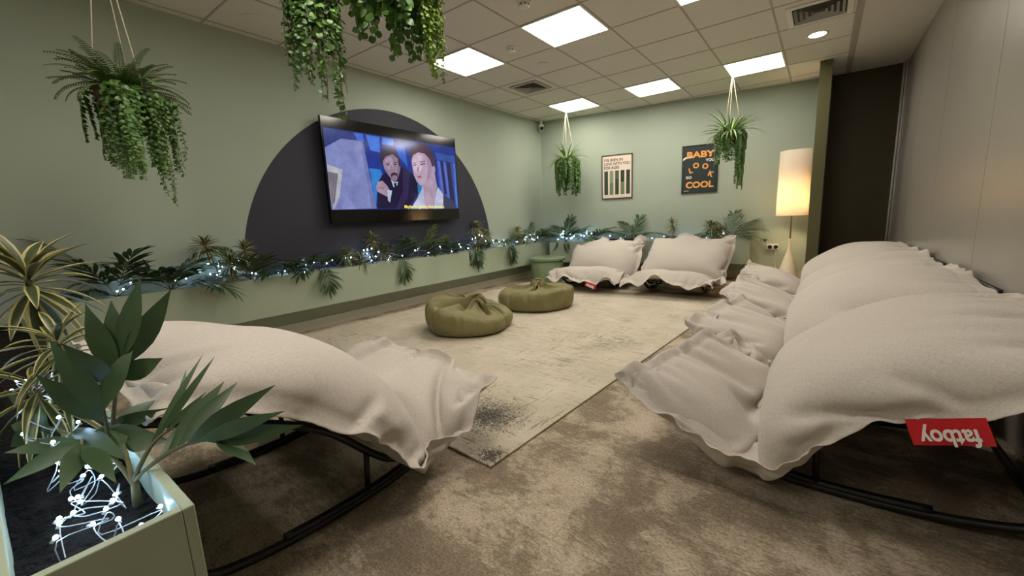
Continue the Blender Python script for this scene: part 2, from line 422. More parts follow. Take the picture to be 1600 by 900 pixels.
# right wall: tall movable panels with narrow joints
mb = MB(); ys = [-3.4,-2.91,-1.64,-.37,.90,2.17,3.443,4.714,5.985,7.25]
for a, b in zip(ys[:-1], ys[1:]):
    mb.box((XR,a+.0025,0), (XR+.1,b-.0025,H))
mb.box((XR+.004,-3.4,0), (XR+.1,7.3,H))
struct('wall_right', mb, M['rwall'], 'satin beige folding wall of tall panels', 'wall')
# nib wall, dark door leaf, aluminium jamb
mb = MB(); mb.box((4.0,6.37,0), (4.12,YB+4.0*TA-.001,H))
struct('wall_nib', mb, M['olive'], 'narrow olive green end of a short wall beside the floor lamp', 'wall')
mb = MB(); mb.box((4.125,7.18,.01), (4.80,7.23,H-.005)); mb.box((4.125,7.15,.01), (4.145,7.18,H-.005))
struct('door_1', mb, M['darkolive'], 'tall very dark olive door leaf in the corner', 'door', bevel=.003)
mb = MB(); mb.box((4.80,7.10,0), (4.812,7.26,H)); mb.box((4.824,7.06,0), (4.838,7.26,H)); mb.box((4.812,7.15,0),(4.824,7.26,H))
struct('trim_1', mb, M['alu'], 'aluminium jamb channel at the end of the folding wall', 'trim')
# skirting boards
mb = MB(); mb.box((0.001,-3.4,0), (.018,6.52,.105))
struct('baseboard_left', mb, M['skirt'], 'pale skirting board under the wall planter', 'baseboard', bevel=.004)
e1 = Vector((math.cos(ANG), math.sin(ANG), 0)); nb = Vector((math.sin(ANG), -math.cos(ANG), 0))
WB = Vector((0, YB, 0))
def wb(s, off, z): return WB + e1*s + nb*off + Vector((0,0,z))
mb = MB()
def wbox(mb, s0, s1, o0, o1, z0, z1, mi=0):
    vs = [wb(s0,o1,z0),wb(s1,o1,z0),wb(s1,o0,z0),wb(s0,o0,z0),wb(s0,o1,z1),wb(s1,o1,z1),wb(s1,o0,z1),wb(s0,o0,z1)]
    mb.add(vs, [(3,2,1,0),(4,5,6,7),(0,1,5,4),(1,2,6,5),(2,3,7,6),(3,0,4,7)], mi)
wbox(mb, .03, 4.03, .001, .018, 0, .105)
struct('baseboard_back', mb, M['skirt'], 'pale skirting board along the poster wall', 'baseboard', bevel=.004)
# ceiling tee grid
mb = MB()
xs = [GX+.6*k for k in range(-1, 7)]; yk = [GY+.6*k for k in range(-11, 7)]
for x in xs:
    ye = YB + x*TA; w = .008 if x < 4.2 else .028
    mb.box((x-w,-3.4,H-.003), (x+w,ye,H))
for y in yk:
    x0 = max(0, (y-YB)/TA) if y > YB else 0
    mb.box((x0,y-.008,H-.0028), (4.26,y+.008,H))
struct('trim_2', mb, M['grid'], 'tee bar grid of the suspended ceiling', 'ceiling grid')
mb = MB(); mb.box((4.31,-3.4,H-.006), (XR,7.25,H-.0005))
struct('trim_3', mb, M['plaster'], 'plain plaster ceiling strip above the right hand row of loungers', 'ceiling strip')
# half round of navy paint behind the television: a thin painted panel
mb = MB(); N = 72; cy, cz, R = 3.23, .60, 1.735
pts = [(cy + R*math.cos(PI*i/N), cz + R*math.sin(PI*i/N)) for i in range(N+1)]
vs = [(0.0005,y,z) for y,z in pts] + [(.003,y,z) for y,z in pts]; n = N+1
mb.add(vs, [tuple(range(n)), tuple(range(2*n-1,n-1,-1))] + [(i+1,i,n+i,n+i+1) for i in range(N)])
struct('trim_4', mb, M['arc'], 'navy half circle painted on the wall behind the television', 'painted half circle')

# ================================================================== CEILING FITTINGS
def ceiling_light(i, j, label):
    x0, y0 = GX+.6*i, GY+2.4*j
    t = thing('ceiling_light', label, 'ceiling light', (x0+.3, y0+.3, H), group='square ceiling light panels')
    a, b = .298, .281
    mb = MB()
    for s in (-1, 1):
        mb.box((s*a if s<0 else b, -a, -.012), (-b if s<0 else a, a, -.0005))
        mb.box((-b, s*a if s<0 else b, -.012), (b, -b if s<0 else a, -.0005))
    obj('frame', mb, M['white'], t)
    mb = MB(); mb.box((-b,-b,-.008), (b,b,-.001)); obj('diffuser', mb, M['diffuser'], t)
LN = 'square lit ceiling panel '
for i, j, lab in ((2,0,LN+'nearest the smoke detector, largest seen whole'), (0,0,LN+'above the television end, touched by the hanging vine'),
                  (0,1,LN+'nearest the wall corner camera'), (2,1,LN+'between the corner one and the one by the dark door'),
                  (4,1,LN+'by the ceiling spotlight and poster wall'), (4,0,LN+'cut off by the top edge near the air vent'),
                  (4,-2,LN+'added out of view behind the viewer, folding wall side'), (2,-2,LN+'added out of view behind the viewer, middle of the room'),  # both are unseen panels, added to brighten the near planter and left side
                  (4,-1,LN+'overhead out of view above the near lounger'), (2,-1,LN+'overhead out of view above the carpet')):
    ceiling_light(i, j, lab)

def square_vent(name, label, x, y, half, rings, dark_bias=0):
    t = thing(name, label, 'air vent', (x, y, H), group='square ceiling air vents')
    a = half; b = half-.045
    mb = MB()
    for s in (-1, 1):
        mb.box((s*a if s<0 else b, -a, -.016), (-b if s<0 else a, a, -.0005)); mb.box((-b, s*a if s<0 else b, -.016), (b, -b if s<0 else a, -.0005))
    obj('frame', mb, M['white'] if not dark_bias else M['grid'], t, bevel=.003)
    mb = MB(); mb.box((-b,-b,-.0035), (b,b,-.001)); obj('backing', mb, M['vent_dark'], t)
    for k in range(rings):
        r1 = b - .012 - k*(b-.03)/rings; r0 = r1-.016; z1 = -.004; z0 = -.022
        if r0 < .01: break
        mb = MB()
        # a sloping square ring of sheet metal
        o = [(-r1,-r1),(r1,-r1),(r1,r1),(-r1,r1)]; q = [(-r0,-r0),(r0,-r0),(r0,r0),(-r0,r0)]
        vs = [(x_,y_,z0) for x_,y_ in o]+[(x_,y_,z1) for x_,y_ in q]+[(x_*.985,y_*.985,z0) for x_,y_ in o]+[(x_*.97,y_*.97,z1) for x_,y_ in q]
        fs = []
        for e in range(4):
            f = (e+1)%4
            fs += [(e,f,4+f,4+e), (8+f,8+e,12+e,12+f), (e,8+e,8+f,f), (4+e,4+f,12+f,12+e)]
        mb.add(vs, fs); obj('louvre', mb, M['grey'], t)
square_vent('air_vent', 'pale square ceiling air vent beside the round spotlight', 4.0, 4.77, .235, 4)
square_vent('air_vent', 'small dark square ceiling air vent between the lit panels and the corner camera', 1.0, 4.73, .20, 5, 1)

t = thing('ceiling_spotlight', 'round lit recessed ceiling spotlight by the air vent', 'spotlight', (3.98,5.40,H))
mb = MB(); mb.lathe([(.072,-.004),(.092,-.006),(.094,-.001),(.072,-.0005)], 32, caps=False); obj('rim', mb, M['white'], t, smooth=True)
mb = MB(); mb.lathe([(.072,-.004),(.071,-.001)], 32); obj('lens', mb, M['downlight'], t)

def detector(label, x, y):
    t = thing('smoke_detector', label, 'smoke detector', (x, y, H), group='smoke detectors')
    mb = MB(); mb.lathe([(.052,-.022),(.055,-.004),(.055,-.0005)], 28); obj('base', mb, M['white'], t, auto=True)
    mb = MB(); mb.lathe([(.02,-.052),(.034,-.05),(.042,-.04),(.042,-.0225)], 28); obj('sensing_chamber', mb, M['white'], t, auto=True)
    mb = MB()
    for k in range(8):
        a = 2*PI*k/8; mb.box((.036,-.005,-.038),(.0435,.005,-.026), M=Matrix.Rotation(a,3,'Z'))
    obj('vent_slot', mb, M['vent_dark'], t)
detector('white smoke detector by the whole lit ceiling panel', 1.56, 3.57)
detector('white smoke detector cut by the top edge of the photo', 2.16, 2.93)
def cover(label, x, y, r):
    mb = MB(); mb.lathe([(r*.86,-.008),(r,-.004),(r,-.0005)], 32)
    tag(obj('ceiling_cover_disc', mb, M['ceiling'], loc=(x,y,H), auto=True), label, 'ceiling disc')
cover('small flat round ceiling cap between smoke detector and dark vent', 1.55, 4.16, .06)
cover('flat round ceiling disc above the long wall, left of hanging vines', .36, 1.70, .10)

t = thing('security_camera', 'small white bullet security camera in the wall corner', 'camera', (.09,6.40,2.60))
mb = MB(); mb.lathe([(.045,0),(.045,.03),(.02,.045),(.02,.109)], 20); obj('mount', mb, M['white'], t, auto=True)
mb = MB(); d = Vector((.62,-.72,-.28)).normalized()
mb.tube([Vector((0,0,-.02))-d*.05, Vector((0,0,-.02))+d*.05], .04, 18); obj('housing', mb, M['white'], t, auto=True)
mb = MB(); mb.tube([Vector((0,0,-.02))+d*.05, Vector((0,0,-.02))+d*.056], .032, 18); obj('lens', mb, M['black'], t, auto=True)

# ================================================================== TELEVISION
t = thing('television', 'large wall mounted television showing two people in blue light', 'television', (0,3.262,1.6))
hw, hh = .945, .532
mb = MB(); mb.box((.062,-hw,-hh), (.098,hw,hh)); obj('body', mb, M['tvframe'], t, bevel=.004)
mb = MB(); mb.box((.004,-.35,-.25),(.062,-.27,.25)); mb.box((.004,.27,-.25),(.062,.35,.25)); mb.box((.004,-.4,-.05),(.03,.4,.05)); obj('wall_bracket', mb, M['black_metal'], t)
mb = MB(); mb.box((.098,-.04,-hh+.002),(.1015,.04,-hh+.014)); obj('sensor_bar', mb, M['black'], t)
mb = MB(); mb.box((.0985,-hw+.012,-hh+.02),(.0995,hw-.012,hh-.012)); obj('glass', mb, M['tvframe'], t)
SY0, SY1, SZ0, SZ1 = -hw+.016, hw-.016, -.393, .418
import_pic = PIC
mats = []; mb = MB(); seen = {}
from mathutils.geometry import tessellate_polygon
for k, (c, poly) in enumerate(import_pic):
    if c not in seen:
        seen[c] = len(mats); mats.append(mat_screen(c + (1,), k))
    x = .0998 + k*.00004
    p3 = [Vector((x, SY0+(SY1-SY0)*a, SZ0+(SZ1-SZ0)*b)) for a, b in poly]
    for tri in tessellate_polygon([p3]):
        a, b, c3 = (p3[i] for i in tri)
        if (b-a).cross(c3-a).x < 0: b, c3 = c3, b
        mb.add([a, b, c3], [(0,1,2)], seen[c])
obj('screen_picture', mb, mats, t)
yel = emission('subtitle_yellow', (.95,.9,.12,1), .7)
text(t, "Maybe I'm getting desk answers.", .052, (.1018,.0,SZ0+.012), (PI/2,0,PI/2), yel, bold=.0008, width=.66, name='subtitle')

# ================================================================== POSTERS
def framed(name, label, s, z, w, h, paper):
    t = thing(name, label, 'poster', wb(s,.001,z), ANG)
    mb = MB(); f = .012
    for sg in (-1, 1):
        x0, x1 = sorted((sg*w/2, sg*(w/2-f))); mb.box((x0,-.02,-h/2),(x1,0,h/2))
        z0, z1 = sorted((sg*h/2, sg*(h/2-f))); mb.box((-w/2+f,-.02,z0),(w/2-f,0,z1))
    obj('frame', mb, M['framewood'], t)
    mb = MB(); mb.box((-w/2+f,-.010,-h/2+f),(w/2-f,-.001,h/2-f)); obj('print', mb, paper, t)
    return t
RX = (PI/2,0,0)
s1 = 1.34/math.cos(ANG)
t = framed('framed_poster', 'pink poster of five green bars and black words in a thin black frame', s1, 1.657, .507, .715, M['poster_pink'])
for k, ln in enumerate(("I'VE BEEN IN", "LOVE WITH YOU", "FOR AGES")):
    text(t, ln, .064, (-.218,-.0106,.253-k*.062), RX, M['ink'], bold=.0012, width=(.31,.425,.25)[k])
for k, (m1, m2, sp) in enumerate((('g1','g1',.5),('g5','g2',.5),('g3','g1',.35),('g4','g2',.48),('g4','g1',.45))):
    x = -.212+k*.091; z0, z1 = -.29, .10
    zm = z1-(z1-z0)*sp
    mb = MB(); mb.box((x,-.0108,zm),(x+.062,-.0102,z1),0); mb.box((x,-.0108,z0),(x+.062,-.0102,zm),1)
    obj('colour_bar', mb, [M[m1], M[m2]], t)
s2 = 2.583/math.cos(ANG)
t = framed('framed_poster', 'dark green poster with orange slab letters behind the hanging grass plant', s2, 1.668, .507, .715, M['poster_dark'])
text(t, 'BABY', .125, (0,-.0106,.175), RX, M['orange'], bold=.005, align='CENTER', width=.39)
text(t, 'YOU', .055, (.14,-.0106,.105), RX, M['cream_ink'], bold=.002, align='CENTER', width=.12)
for ch, x, z, r in (('L',-.12,-.05,.25),('O',-.05,.02,.1),('O',.07,.0,-.2),('K',.14,-.115,-.42)):
    o = text(t, ch, .105, (x,-.0106,z), (PI/2,-r,0), M['orange'], bold=.004, align='CENTER')
text(t, 'SO', .05, (-.15,-.0106,-.135), RX, M['cream_ink'], bold=.002, align='CENTER', width=.085)
text(t, 'COOL', .125, (0,-.0106,-.275), RX, M['orange'], bold=.005, align='CENTER', width=.39)
mb = MB(); sw = [(-.245,.135),(-.20,.165),(-.15,.172),(-.105,.175),(-.108,.20),(-.16,.20),(-.21,.19),(-.245,.165)]
mb.add([(x,-.0112,z) for x,z in sw]+[(x,-.0107,z) for x,z in sw], [tuple(range(8)), tuple(range(15,7,-1))]+[((i+1)%8,i,8+i,8+(i+1)%8) for i in range(8)])
obj('white_swash', mb, M['cream_ink'], t)
mb = MB(); mb.box((-.22,-.0108,-.322),(-.15,-.0103,-.316)); obj('credit_line', mb, M['cream_ink'], t)

# ================================================================== RUG
mb = MB(); mb.box((-1.49,-2.03,.001),(1.49,2.03,.011))
rug = tag(obj('area_rug', mb, M['rug'], loc=(1.729,3.315,0), rot=(0,0,-.065), bevel=.003), 'large distressed cream rug with dark worn patches under the two poufs', 'rug')

# ================================================================== SOCKET, CORD
t = thing('wall_socket', 'double wall socket with two black plugs beside the floor lamp', 'socket', wb(3.63,.001,.47), ANG)
mb = MB(); mb.box((-.075,-.010,-.045),(.075,0,.045)); obj('face_plate', mb, M['white'], t, bevel=.003)
for x in (-.036,.036):
    mb = MB(); mb.lathe([(.026,-.03),(.028,-.022),(.028,0)], 18); obj('plug', mb, M['black'], t, loc=(x,-.0405,.002), rot=(-PI/2,0,0), auto=True)
mb = MB(); mb.tube([(.036,-.045,-.01),(.04,-.06,-.06),(.03,-.05,-.15),(.05,-.03,-.3),(.10,-.06,-.44),(.16,-.1,-.455)], .004, 6); obj('cord', mb, M['cord'], t, smooth=True)
mb = MB(); mb.tube([(-.036,-.045,.01),(-.08,-.06,.03),(-.14,-.03,.07),(-.20,-.02,.12),(-.26,-.06,.10)], .003, 6); obj('cord', mb, M['cord'], t, smooth=True)

# ================================================================== FLOOR LAMP
t = thing('floor_lamp', 'lit floor lamp with tall cream drum shade and cone base', 'floor lamp', (3.81,6.68,0))
mb = MB(); mb.lathe([(.135,0),(.142,.012),(.138,.03),(.118,.12),(.088,.24),(.055,.36),(.030,.45),(.018,.53),(.0135,.62)], 40); obj('base', mb, M['lampbase'], t, auto=True)
mb = MB(); mb.lathe([(.009,.62),(.009,1.30)], 16); obj('pole', mb, M['brass'], t, auto=True)
mb = MB(); mb.lathe([(.181,.925),(.174,1.755),(.171,1.755),(.178,.925),(.181,.925)], 56, caps=False); obj('lamp_shade', mb, M['shade'], t, smooth=True)
mb = MB()
for k in range(3):
    a = 2*PI*k/3+.4; mb.tube([(.009*math.cos(a),.009*math.sin(a),1.29),(.172*math.cos(a),.172*math.sin(a),1.29)], .002, 5)
obj('shade_spider', mb, M['brass'], t)
lb = emission('warm_lamp_bulb', (1,.72,.38,1), 175)
for sx in (-1, 1):
    mb = MB(); mb.ball((sx*.085,-.02*sx,1.06), .032, n=14, m=8); mb.tube([(sx*.012,0,1.0),(sx*.06,0,1.0),(sx*.085,-.02*sx,1.03)], .008, 6, 1)
    obj('bulb', mb, [lb, M['brass']], t, smooth=True)

# ================================================================== STOOL
t = thing('ribbed_stool', 'round sage green ribbed stool with a flat lid beside the back lounger', 'stool', (.56,5.72,0))
mb = MB(); mb.lathe([(.25,0),(.258,.02),(.258,.33),(.25,.345)], 144, rfun=lambda a,z: 1+.022*abs(math.sin(9*a)) if 0 else 1+.02*(abs(math.sin(10*a))**.6)-.012); obj('drum', mb, M['stool'], t, auto=True)
mb = MB(); mb.lathe([(.27,.346),(.292,.35),(.298,.366),(.296,.386),(.28,.398),(.24,.402)], 56); obj('lid', mb, M['stool'], t, auto=True)
# ================================================================== ROCKING LOUNGERS
# side profile that carries the cushion: (forward, height) from the front lip over the seat crease to the top of the back
PY = np.array([.66,.50,.25,.05,-.04,-.13,-.30,-.53,-.80])
PZ = np.array([.425,.335,.19,.11,.125,.20,.37,.50,.62])
PS = np.concatenate([[0], np.cumsum(np.hypot(np.diff(PY), np.diff(PZ)))])
PZ0 = PZ
FLOOR_Z = .02

def cushion_sim(seed, W=1.24, L=1.80, nu=58, nv=82, xlo=-.9, xhi=.9, rear=-.80, Vt=.21, steps=150, iters=10, hw=.36, press=15.0, gravity=4.0, front=0.0, flat=0.0, skew=0.0, wave=.024, droop=.02, edroop=.02, hemk=.045, lump=.35, xs=.89, lift=0.0, lip=0.0, zskew=0.0, bend=.13, edgez=.175):
    rng = np.random.RandomState(seed)
    py = PY.copy(); py[0] += front; py[1] = min(.5, py[0]-.12); PZ = PZ0 + lift*np.clip((-.08-PY)/.3, 0, 1) - lip*np.clip((PY-.5)/.16, 0, 1)
    if front < 0: PZ[1] = .19 + .58*(py[1]-.25) + flat; PZ[0] = PZ[1] + .50*(py[0]-py[1])
    ps = np.concatenate([[0], np.cumsum(np.hypot(np.diff(py), np.diff(PZ)))])
    hu, hv = W/(nu-1), L/(nv-1)
    u = np.linspace(-W/2, W/2, nu); sv = np.linspace(0, ps[-1], nv)
    yy = np.interp(sv, ps, py); zz = np.interp(sv, ps, PZ)
    P = np.zeros((2,nu,nv,3)); P[...,0] = (u*xs)[None,:,None]; P[...,1] = yy; P[...,2] = zz
    ty = np.gradient(yy); tz = np.gradient(zz); ln = np.hypot(ty, tz); ny, nz = tz/ln, -ty/ln     # upward normal of the profile
    k = np.ones(7)/7
    ny = np.convolve(np.pad(ny,3,'edge'), k, 'valid'); nz = np.convolve(np.pad(nz,3,'edge'), k, 'valid')
    for l, o in ((0,.015),(1,.05)):
        P[l,...,1] += ny*o; P[l,...,2] += nz*o
    # smooth random waviness gives the cloth somewhere to fold
    nzz = rng.randn(2, nu//4+2, nv//4+2)
    gi = np.linspace(0, nu//4+.99, nu); gj = np.linspace(0, nv//4+.99, nv)
    i0 = np.floor(gi).astype(int); j0 = np.floor(gj).astype(int); fi = (gi-i0)[:,None]; fj = (gj-j0)[None,:]
    i1 = np.minimum(i0+1, nzz.shape[1]-1); j1 = np.minimum(j0+1, nzz.shape[2]-1)
    wv = (nzz[:,i0][:,:,j0]*(1-fi)*(1-fj) + nzz[:,i1][:,:,j0]*fi*(1-fj) + nzz[:,i0][:,:,j1]*(1-fi)*fj + nzz[:,i1][:,:,j1]*fi*fj)
    P[...,2] += wv*.022
    V = np.zeros_like(P); dt = 1/55.
    T0 = P[0].copy(); T0[...,1] = yy; T0[...,2] = zz + .008
    pin = (np.abs(u) < hw*.85)[:,None] & ((yy > -.74) & (yy < .46))[None,:]        # strapped to the frame underneath
    pinw = np.where(pin, .25, 0)[...,None]*np.array([.15,1,1])
    jv = int(round(np.interp(.05, py[::-1], ps[::-1]) / ps[-1] * (nv-1))) + 1
    vp = np.array([.02,.112]); b = np.array([.11,1.0]); b /= np.linalg.norm(b); mvec = np.array([b[1], -b[0]])
    ring = np.minimum(np.minimum(np.arange(nu)[:,None], np.arange(nu)[::-1][:,None]), np.minimum(np.arange(nv)[None,:], np.arange(nv)[::-1][None,:]))
    hem = ring <= 2
    yr, zr = py[::-1], PZ[::-1]
    # the stiff double hem keeps the outline of the cushion; it waves a little
    HT = P.mean(0); nw = np.convolve(np.pad(rng.randn(nu+nv),(8,8)), np.hanning(17), 'same')[8:-8]*.4
    edge_u = np.minimum(np.arange(nu), np.arange(nu)[::-1])[:,None]; edge_v = np.minimum(np.arange(nv), np.arange(nv)[::-1])[None,:]
    HT[...,2] += np.where(edge_u < edge_v, nw[None,nu:]*wave, nw[:nu,None]*wave) - droop
    HT[...,2] -= edroop*np.clip((np.abs(u)-hw)/.2, 0, 1)[:,None]
    HT[...,0] += np.where(edge_u < edge_v, np.roll(nw[nu:], 7)[None,:]*wave*.8, 0)
    HT[...,2] -= zskew*np.clip(u/W, 0, 1)[:,None]*np.clip(yy/.5, 0, 1)[None,:]
    HT[...,2] = np.maximum(HT[...,2], .125 + (edgez-.125)*np.clip((np.abs(u)-.2)/.3, 0, 1)[:,None])
    sk = skew*np.clip(u/W+.5, 0, 1)[:,None]*np.clip(yy/.5, 0, 1)[None,:]
    HT[...,1] += sk; T0[...,1] += sk*.6
    hw_ = np.where(ring <= 1, hemk, 0)[...,None]
    slope = np.gradient(zr, yr)
    def con(A, B, rest, k, comp=1.0):
        d = B - A; l = np.sqrt((d*d).sum(-1, keepdims=True)) + 1e-9
        c = (l - rest)/l
        if comp != 1.0: c = np.where(c < 0, c*comp, c)
        d *= .5*k*c; A += d; B -= d
    du = math.hypot(hu, hv)
    # the hem is a little shorter than the panel: the panel is gathered into it
    g_ = np.clip((ring-1)/4., 0, 1)
    LU = np.linalg.norm(np.diff(HT, axis=0), axis=-1); LV = np.linalg.norm(np.diff(HT, axis=1), axis=-1)
    RU = LU*(1-g_[:-1]) + hu*g_[:-1]; RV = LV*(1-g_[:,:-1]) + hv*g_[:,:-1]
    RU = np.stack([LU, RU]); RV = np.stack([LV, RV])          # the underside is cut flat, the top panel is full
    bp = np.where((np.abs(u) > hw)[:,None], .15, 1.0)
    for st in range(steps):
        # normals
        gu = np.gradient(P, axis=1); gv = np.gradient(P, axis=2)
        N = np.cross(gv, gu); N[0] *= -1               # outward
        area = hu*hv
        vol = (P*N).sum()/3
        a = np.zeros_like(P); a[...,2] = -gravity
        a[0,...,2] += np.where(np.abs(u) > hw, 3.6, -2.0)[:,None]
        pr = press*np.clip(Vt/max(vol,.02)-1, -.2, 1.2)
        Nn = N/area
        wgt = np.ones(nv); wgt[:jv] = .75
        a += Nn*pr*wgt[None,None,:,None]*(1+lump*wv)[...,None]*np.where(hem,0,1)[None,...,None]
        a[0] -= (Nn*pr)[0]*((1-bp)*1.15)[...,None]*wgt[None,:,None]*np.where(hem,0,1)[...,None]
        V = V*.955 + a*dt
        Q = P.copy(); P = P + V*dt
        for it in range(iters):
            for s in (0,1):
                con(P[:,s:-1:2], P[:,s+1::2][:, :P[:,s:-1:2].shape[1]], RU[:,s::2,:,None], 1.0)
                con(P[:,:,s:-1:2], P[:,:,s+1::2][:,:,:P[:,:,s:-1:2].shape[2]], RV[:,:,s::2,None], 1.0)
            for s in (0,1):
                n_ = P[:,s:-1:2].shape[1]
                con(P[:,s:-1:2][:,:,:-1], P[:,s+1::2][:,:n_,1:], du, .35)
                con(P[:,s:-1:2][:,:,1:], P[:,s+1::2][:,:n_,:-1], du, .35)
            for s in range(2):
                for q in (s*2, s*2+1):
                    A = P[:,q:-2:4]; B = P[:,q+2::4][:,:A.shape[1]]; con(A, B, 2*hu, bend)
                    A = P[:,:,q:-2:4]; B = P[:,:,q+2::4][:,:,:A.shape[2]]; con(A, B, 2*hv, bend)
            # seam: both layers run together in the hem
            mid = P.mean(0); P[:, hem] = mid[hem]
            # frame carries the cushion
            z0 = np.interp(P[...,1], yr, zr); sl = np.interp(P[...,1], yr, slope)
            over = np.clip((hw+.05-np.abs(P[...,0]))/.05, 0, 1)*((P[...,1] > -.80) & (P[...,1] < .52))
            pen = np.maximum(z0 + .006 - P[...,2], 0)*over
            k1 = 1/np.sqrt(1+sl*sl)
            P[...,2] += pen*k1*k1; P[...,1] -= pen*k1*k1*sl
            P[0] += (T0 - P[0])*pinw
            P += (HT - P)*hw_
            # crease between seat and back
            d = (P[...,1]-vp[0])*mvec[0] + (P[...,2]-vp[1])*mvec[1]
            fixd = np.zeros_like(d)
            fixd[:,:,:jv] = np.maximum(.003 - d[:,:,:jv], 0); fixd[:,:,jv+1:] = np.minimum(-.003 - d[:,:,jv+1:], 0)
            P[...,1] += fixd*mvec[0]; P[...,2] += fixd*mvec[1]
            P[:,6:-6,jv,1] += (vp[0]-P[:,6:-6,jv,1])*.3
            np.maximum(P[...,2], FLOOR_Z, out=P[...,2])
            np.clip(P[...,0], xlo, xhi, out=P[...,0]); np.maximum(P[...,1], rear, out=P[...,1])
        V = (P - Q)/dt
        pen_ = (np.interp(P[...,1], yr, zr) + .012 > P[...,2]) & (np.abs(P[...,0]) < hw)
        V[pen_] *= .4
        sp = np.sqrt((V*V).sum(-1, keepdims=True)); V *= np.minimum(1, 1.6/np.maximum(sp, 1e-6))
    # give the hem its thickness
    gu = np.gradient(P, axis=1); gv = np.gradient(P, axis=2); N = np.cross(gv, gu); N /= np.sqrt((N*N).sum(-1, keepdims=True)) + 1e-12
    P[1] += N[1]*.003; P[0] -= N[0]*.003
    st_ = (ring == 3)[...,None]*.007                 # stitched line inside the hem
    P[1] -= N[1]*st_; P[0] += N[0]*st_*.5
    return P, (hu, hv)

def cushion_mesh(P, h):
    nu, nv = P.shape[1:3]
    vs = P.reshape(-1,3); idx = np.arange(2*nu*nv).reshape(2,nu,nv)
    fs = []
    t, b_ = idx[1], idx[0]
    q = lambda I: np.stack([I[:-1,:-1],I[:-1,1:],I[1:,1:],I[1:,:-1]], -1).reshape(-1,4)
    fs.append(q(t)); fs.append(q(b_)[:,::-1])
    per = [(i,0) for i in range(nu)] + [(nu-1,j) for j in range(1,nv)] + [(i,nv-1) for i in range(nu-2,-1,-1)] + [(0,j) for j in range(nv-2,0,-1)]
    sd = []
    for a, c in zip(per, per[1:]+per[:1]): sd.append((t[a], t[c], b_[c], b_[a]))
    fs.append(np.array(sd)); F = np.concatenate(fs)
    me = bpy.data.meshes.new('cushion'); me.from_pydata(vs.tolist(), [], F.tolist())
    uu = np.tile(np.repeat(np.arange(nu)*h[0], nv), 2); vv = np.tile(np.tile(np.arange(nv)*h[1], nu), 2)
    uv = me.uv_layers.new(name='weave'); li = np.zeros(len(me.loops), dtype=np.int32); me.loops.foreach_get('vertex_index', li)
    uv.data.foreach_set('uv', np.stack([uu[li], vv[li]], -1).ravel().astype(np.float32))
    me.polygons.foreach_set('use_smooth', [True]*len(me.polygons)); me.materials.append(M['linen']); me.update()
    return me

def arc_pts(pts, n=6):
    """smooth polyline through control points (Catmull-Rom)"""
    p = [Vector(q) for q in pts]; p = [2*p[0]-p[1]] + p + [2*p[-1]-p[-2]]; out = []
    for i in range(1, len(p)-2):
        for k in range(n):
            t = k/n; a, b, c, d = p[i-1], p[i], p[i+1], p[i+2]
            out.append(.5*((2*b)+(c-a)*t+(2*a-5*b+4*c-d)*t*t+(3*b-a-3*c+d)*t**3))
    out.append(p[-2]); return out

FRAME = {}
def frame_parts():
    r = .0155; X = .35
    for s in (-1, 1):
        x = s*X
        mb = MB()
        mb.tube(arc_pts([(x,.40,.252),(x,.37,.19),(x,.28,.11),(x,.16,.055),(x,0,.024),(x,-.22,.0165),(x,-.42,.026),(x,-.58,.05),(x,-.68,.085),(x,-.735,.16),(x,-.76,.30),(x,-.78,.45),(x,-.80,.598)], 5), r, 10)
        FRAME.setdefault('rocker_rail', []).append(mb.data('rocker_rail', M['black_metal'], True))
        mb = MB(); mb.tube(arc_pts([(x*.985,.09,.052),(x*.985,-.1,.032),(x*.985,-.28,.031),(x*.985,-.46,.043)],5), .0168, 10)
        FRAME.setdefault('floor_sleeve', []).append(mb.data('floor_sleeve', M['black'], True))
        mb = MB(); mb.tube(arc_pts([(x,.40,.252),(x,.25,.166),(x,.05,.094),(x,-.04,.108),(x,-.13,.182),(x,-.30,.352),(x,-.53,.482),(x,-.80,.602)],5), r*.9, 10)
        FRAME.setdefault('support_rail', []).append(mb.data('support_rail', M['black_metal'], True))
        for q in ([(x,-.155,.030),(x,-.145,.19)],):
            mb = MB(); mb.tube(q, .011, 10); FRAME.setdefault('strut', []).append(mb.data('strut', M['black_metal'], True))
    for y, z in ((.40,.252),(-.80,.60),(-.70,.10)):
        mb = MB(); mb.tube([(-X,y,z),(X,y,z)], r*.9, 10); FRAME.setdefault('cross_bar', []).append(mb.data('cross_bar', M['black_metal'], True))
    for k in range(8):
        s = .30 + k*.165
        y = float(np.interp(s, PS, PY)); z = float(np.interp(s, PS, PZ)) - .012
        y2 = float(np.interp(s+.045, PS, PY)); z2 = float(np.interp(s+.045, PS, PZ)) - .012
        mb = MB(); n = 8; vs = []
        for i in range(n+1):
            x = -X + 2*X*i/n; sag = -.012*(1-(2*i/n-1)**2)
            vs += [(x,y,z+sag),(x,y2,z2+sag),(x,y2,z2+sag-.003),(x,y,z+sag-.003)]
        fs = []
        for i in range(n):
            a = 4*i
            for e in range(4): fs.append((a+e, a+(e+1)%4, a+4+(e+1)%4, a+4+e))
        mb.add(vs, fs); FRAME.setdefault('webbing_strap', []).append(mb.data('webbing_strap', M['strap']))
frame_parts()

def lounger(label, loc, rotz, seed, tag_at=None, tilt=0, **k):
    t = thing('rocking_lounger', label, 'lounger', loc, rotz, 'beige linen rocking loungers')
    t.rotation_euler = Euler((-tilt, 0, rotz)); t.location.z += abs(tilt)*.02
    for nm, ms in FRAME.items():
        for me in ms: obj(nm, me, None, t)
    P, h = cushion_sim(seed, **k)
    c = obj('cushion', cushion_mesh(P, h), None, t)
    sd = c.modifiers.new('smooth', 'SUBSURF'); sd.levels = sd.render_levels = 1
    if tag_at: red_tag(t, P, *tag_at)
    return t

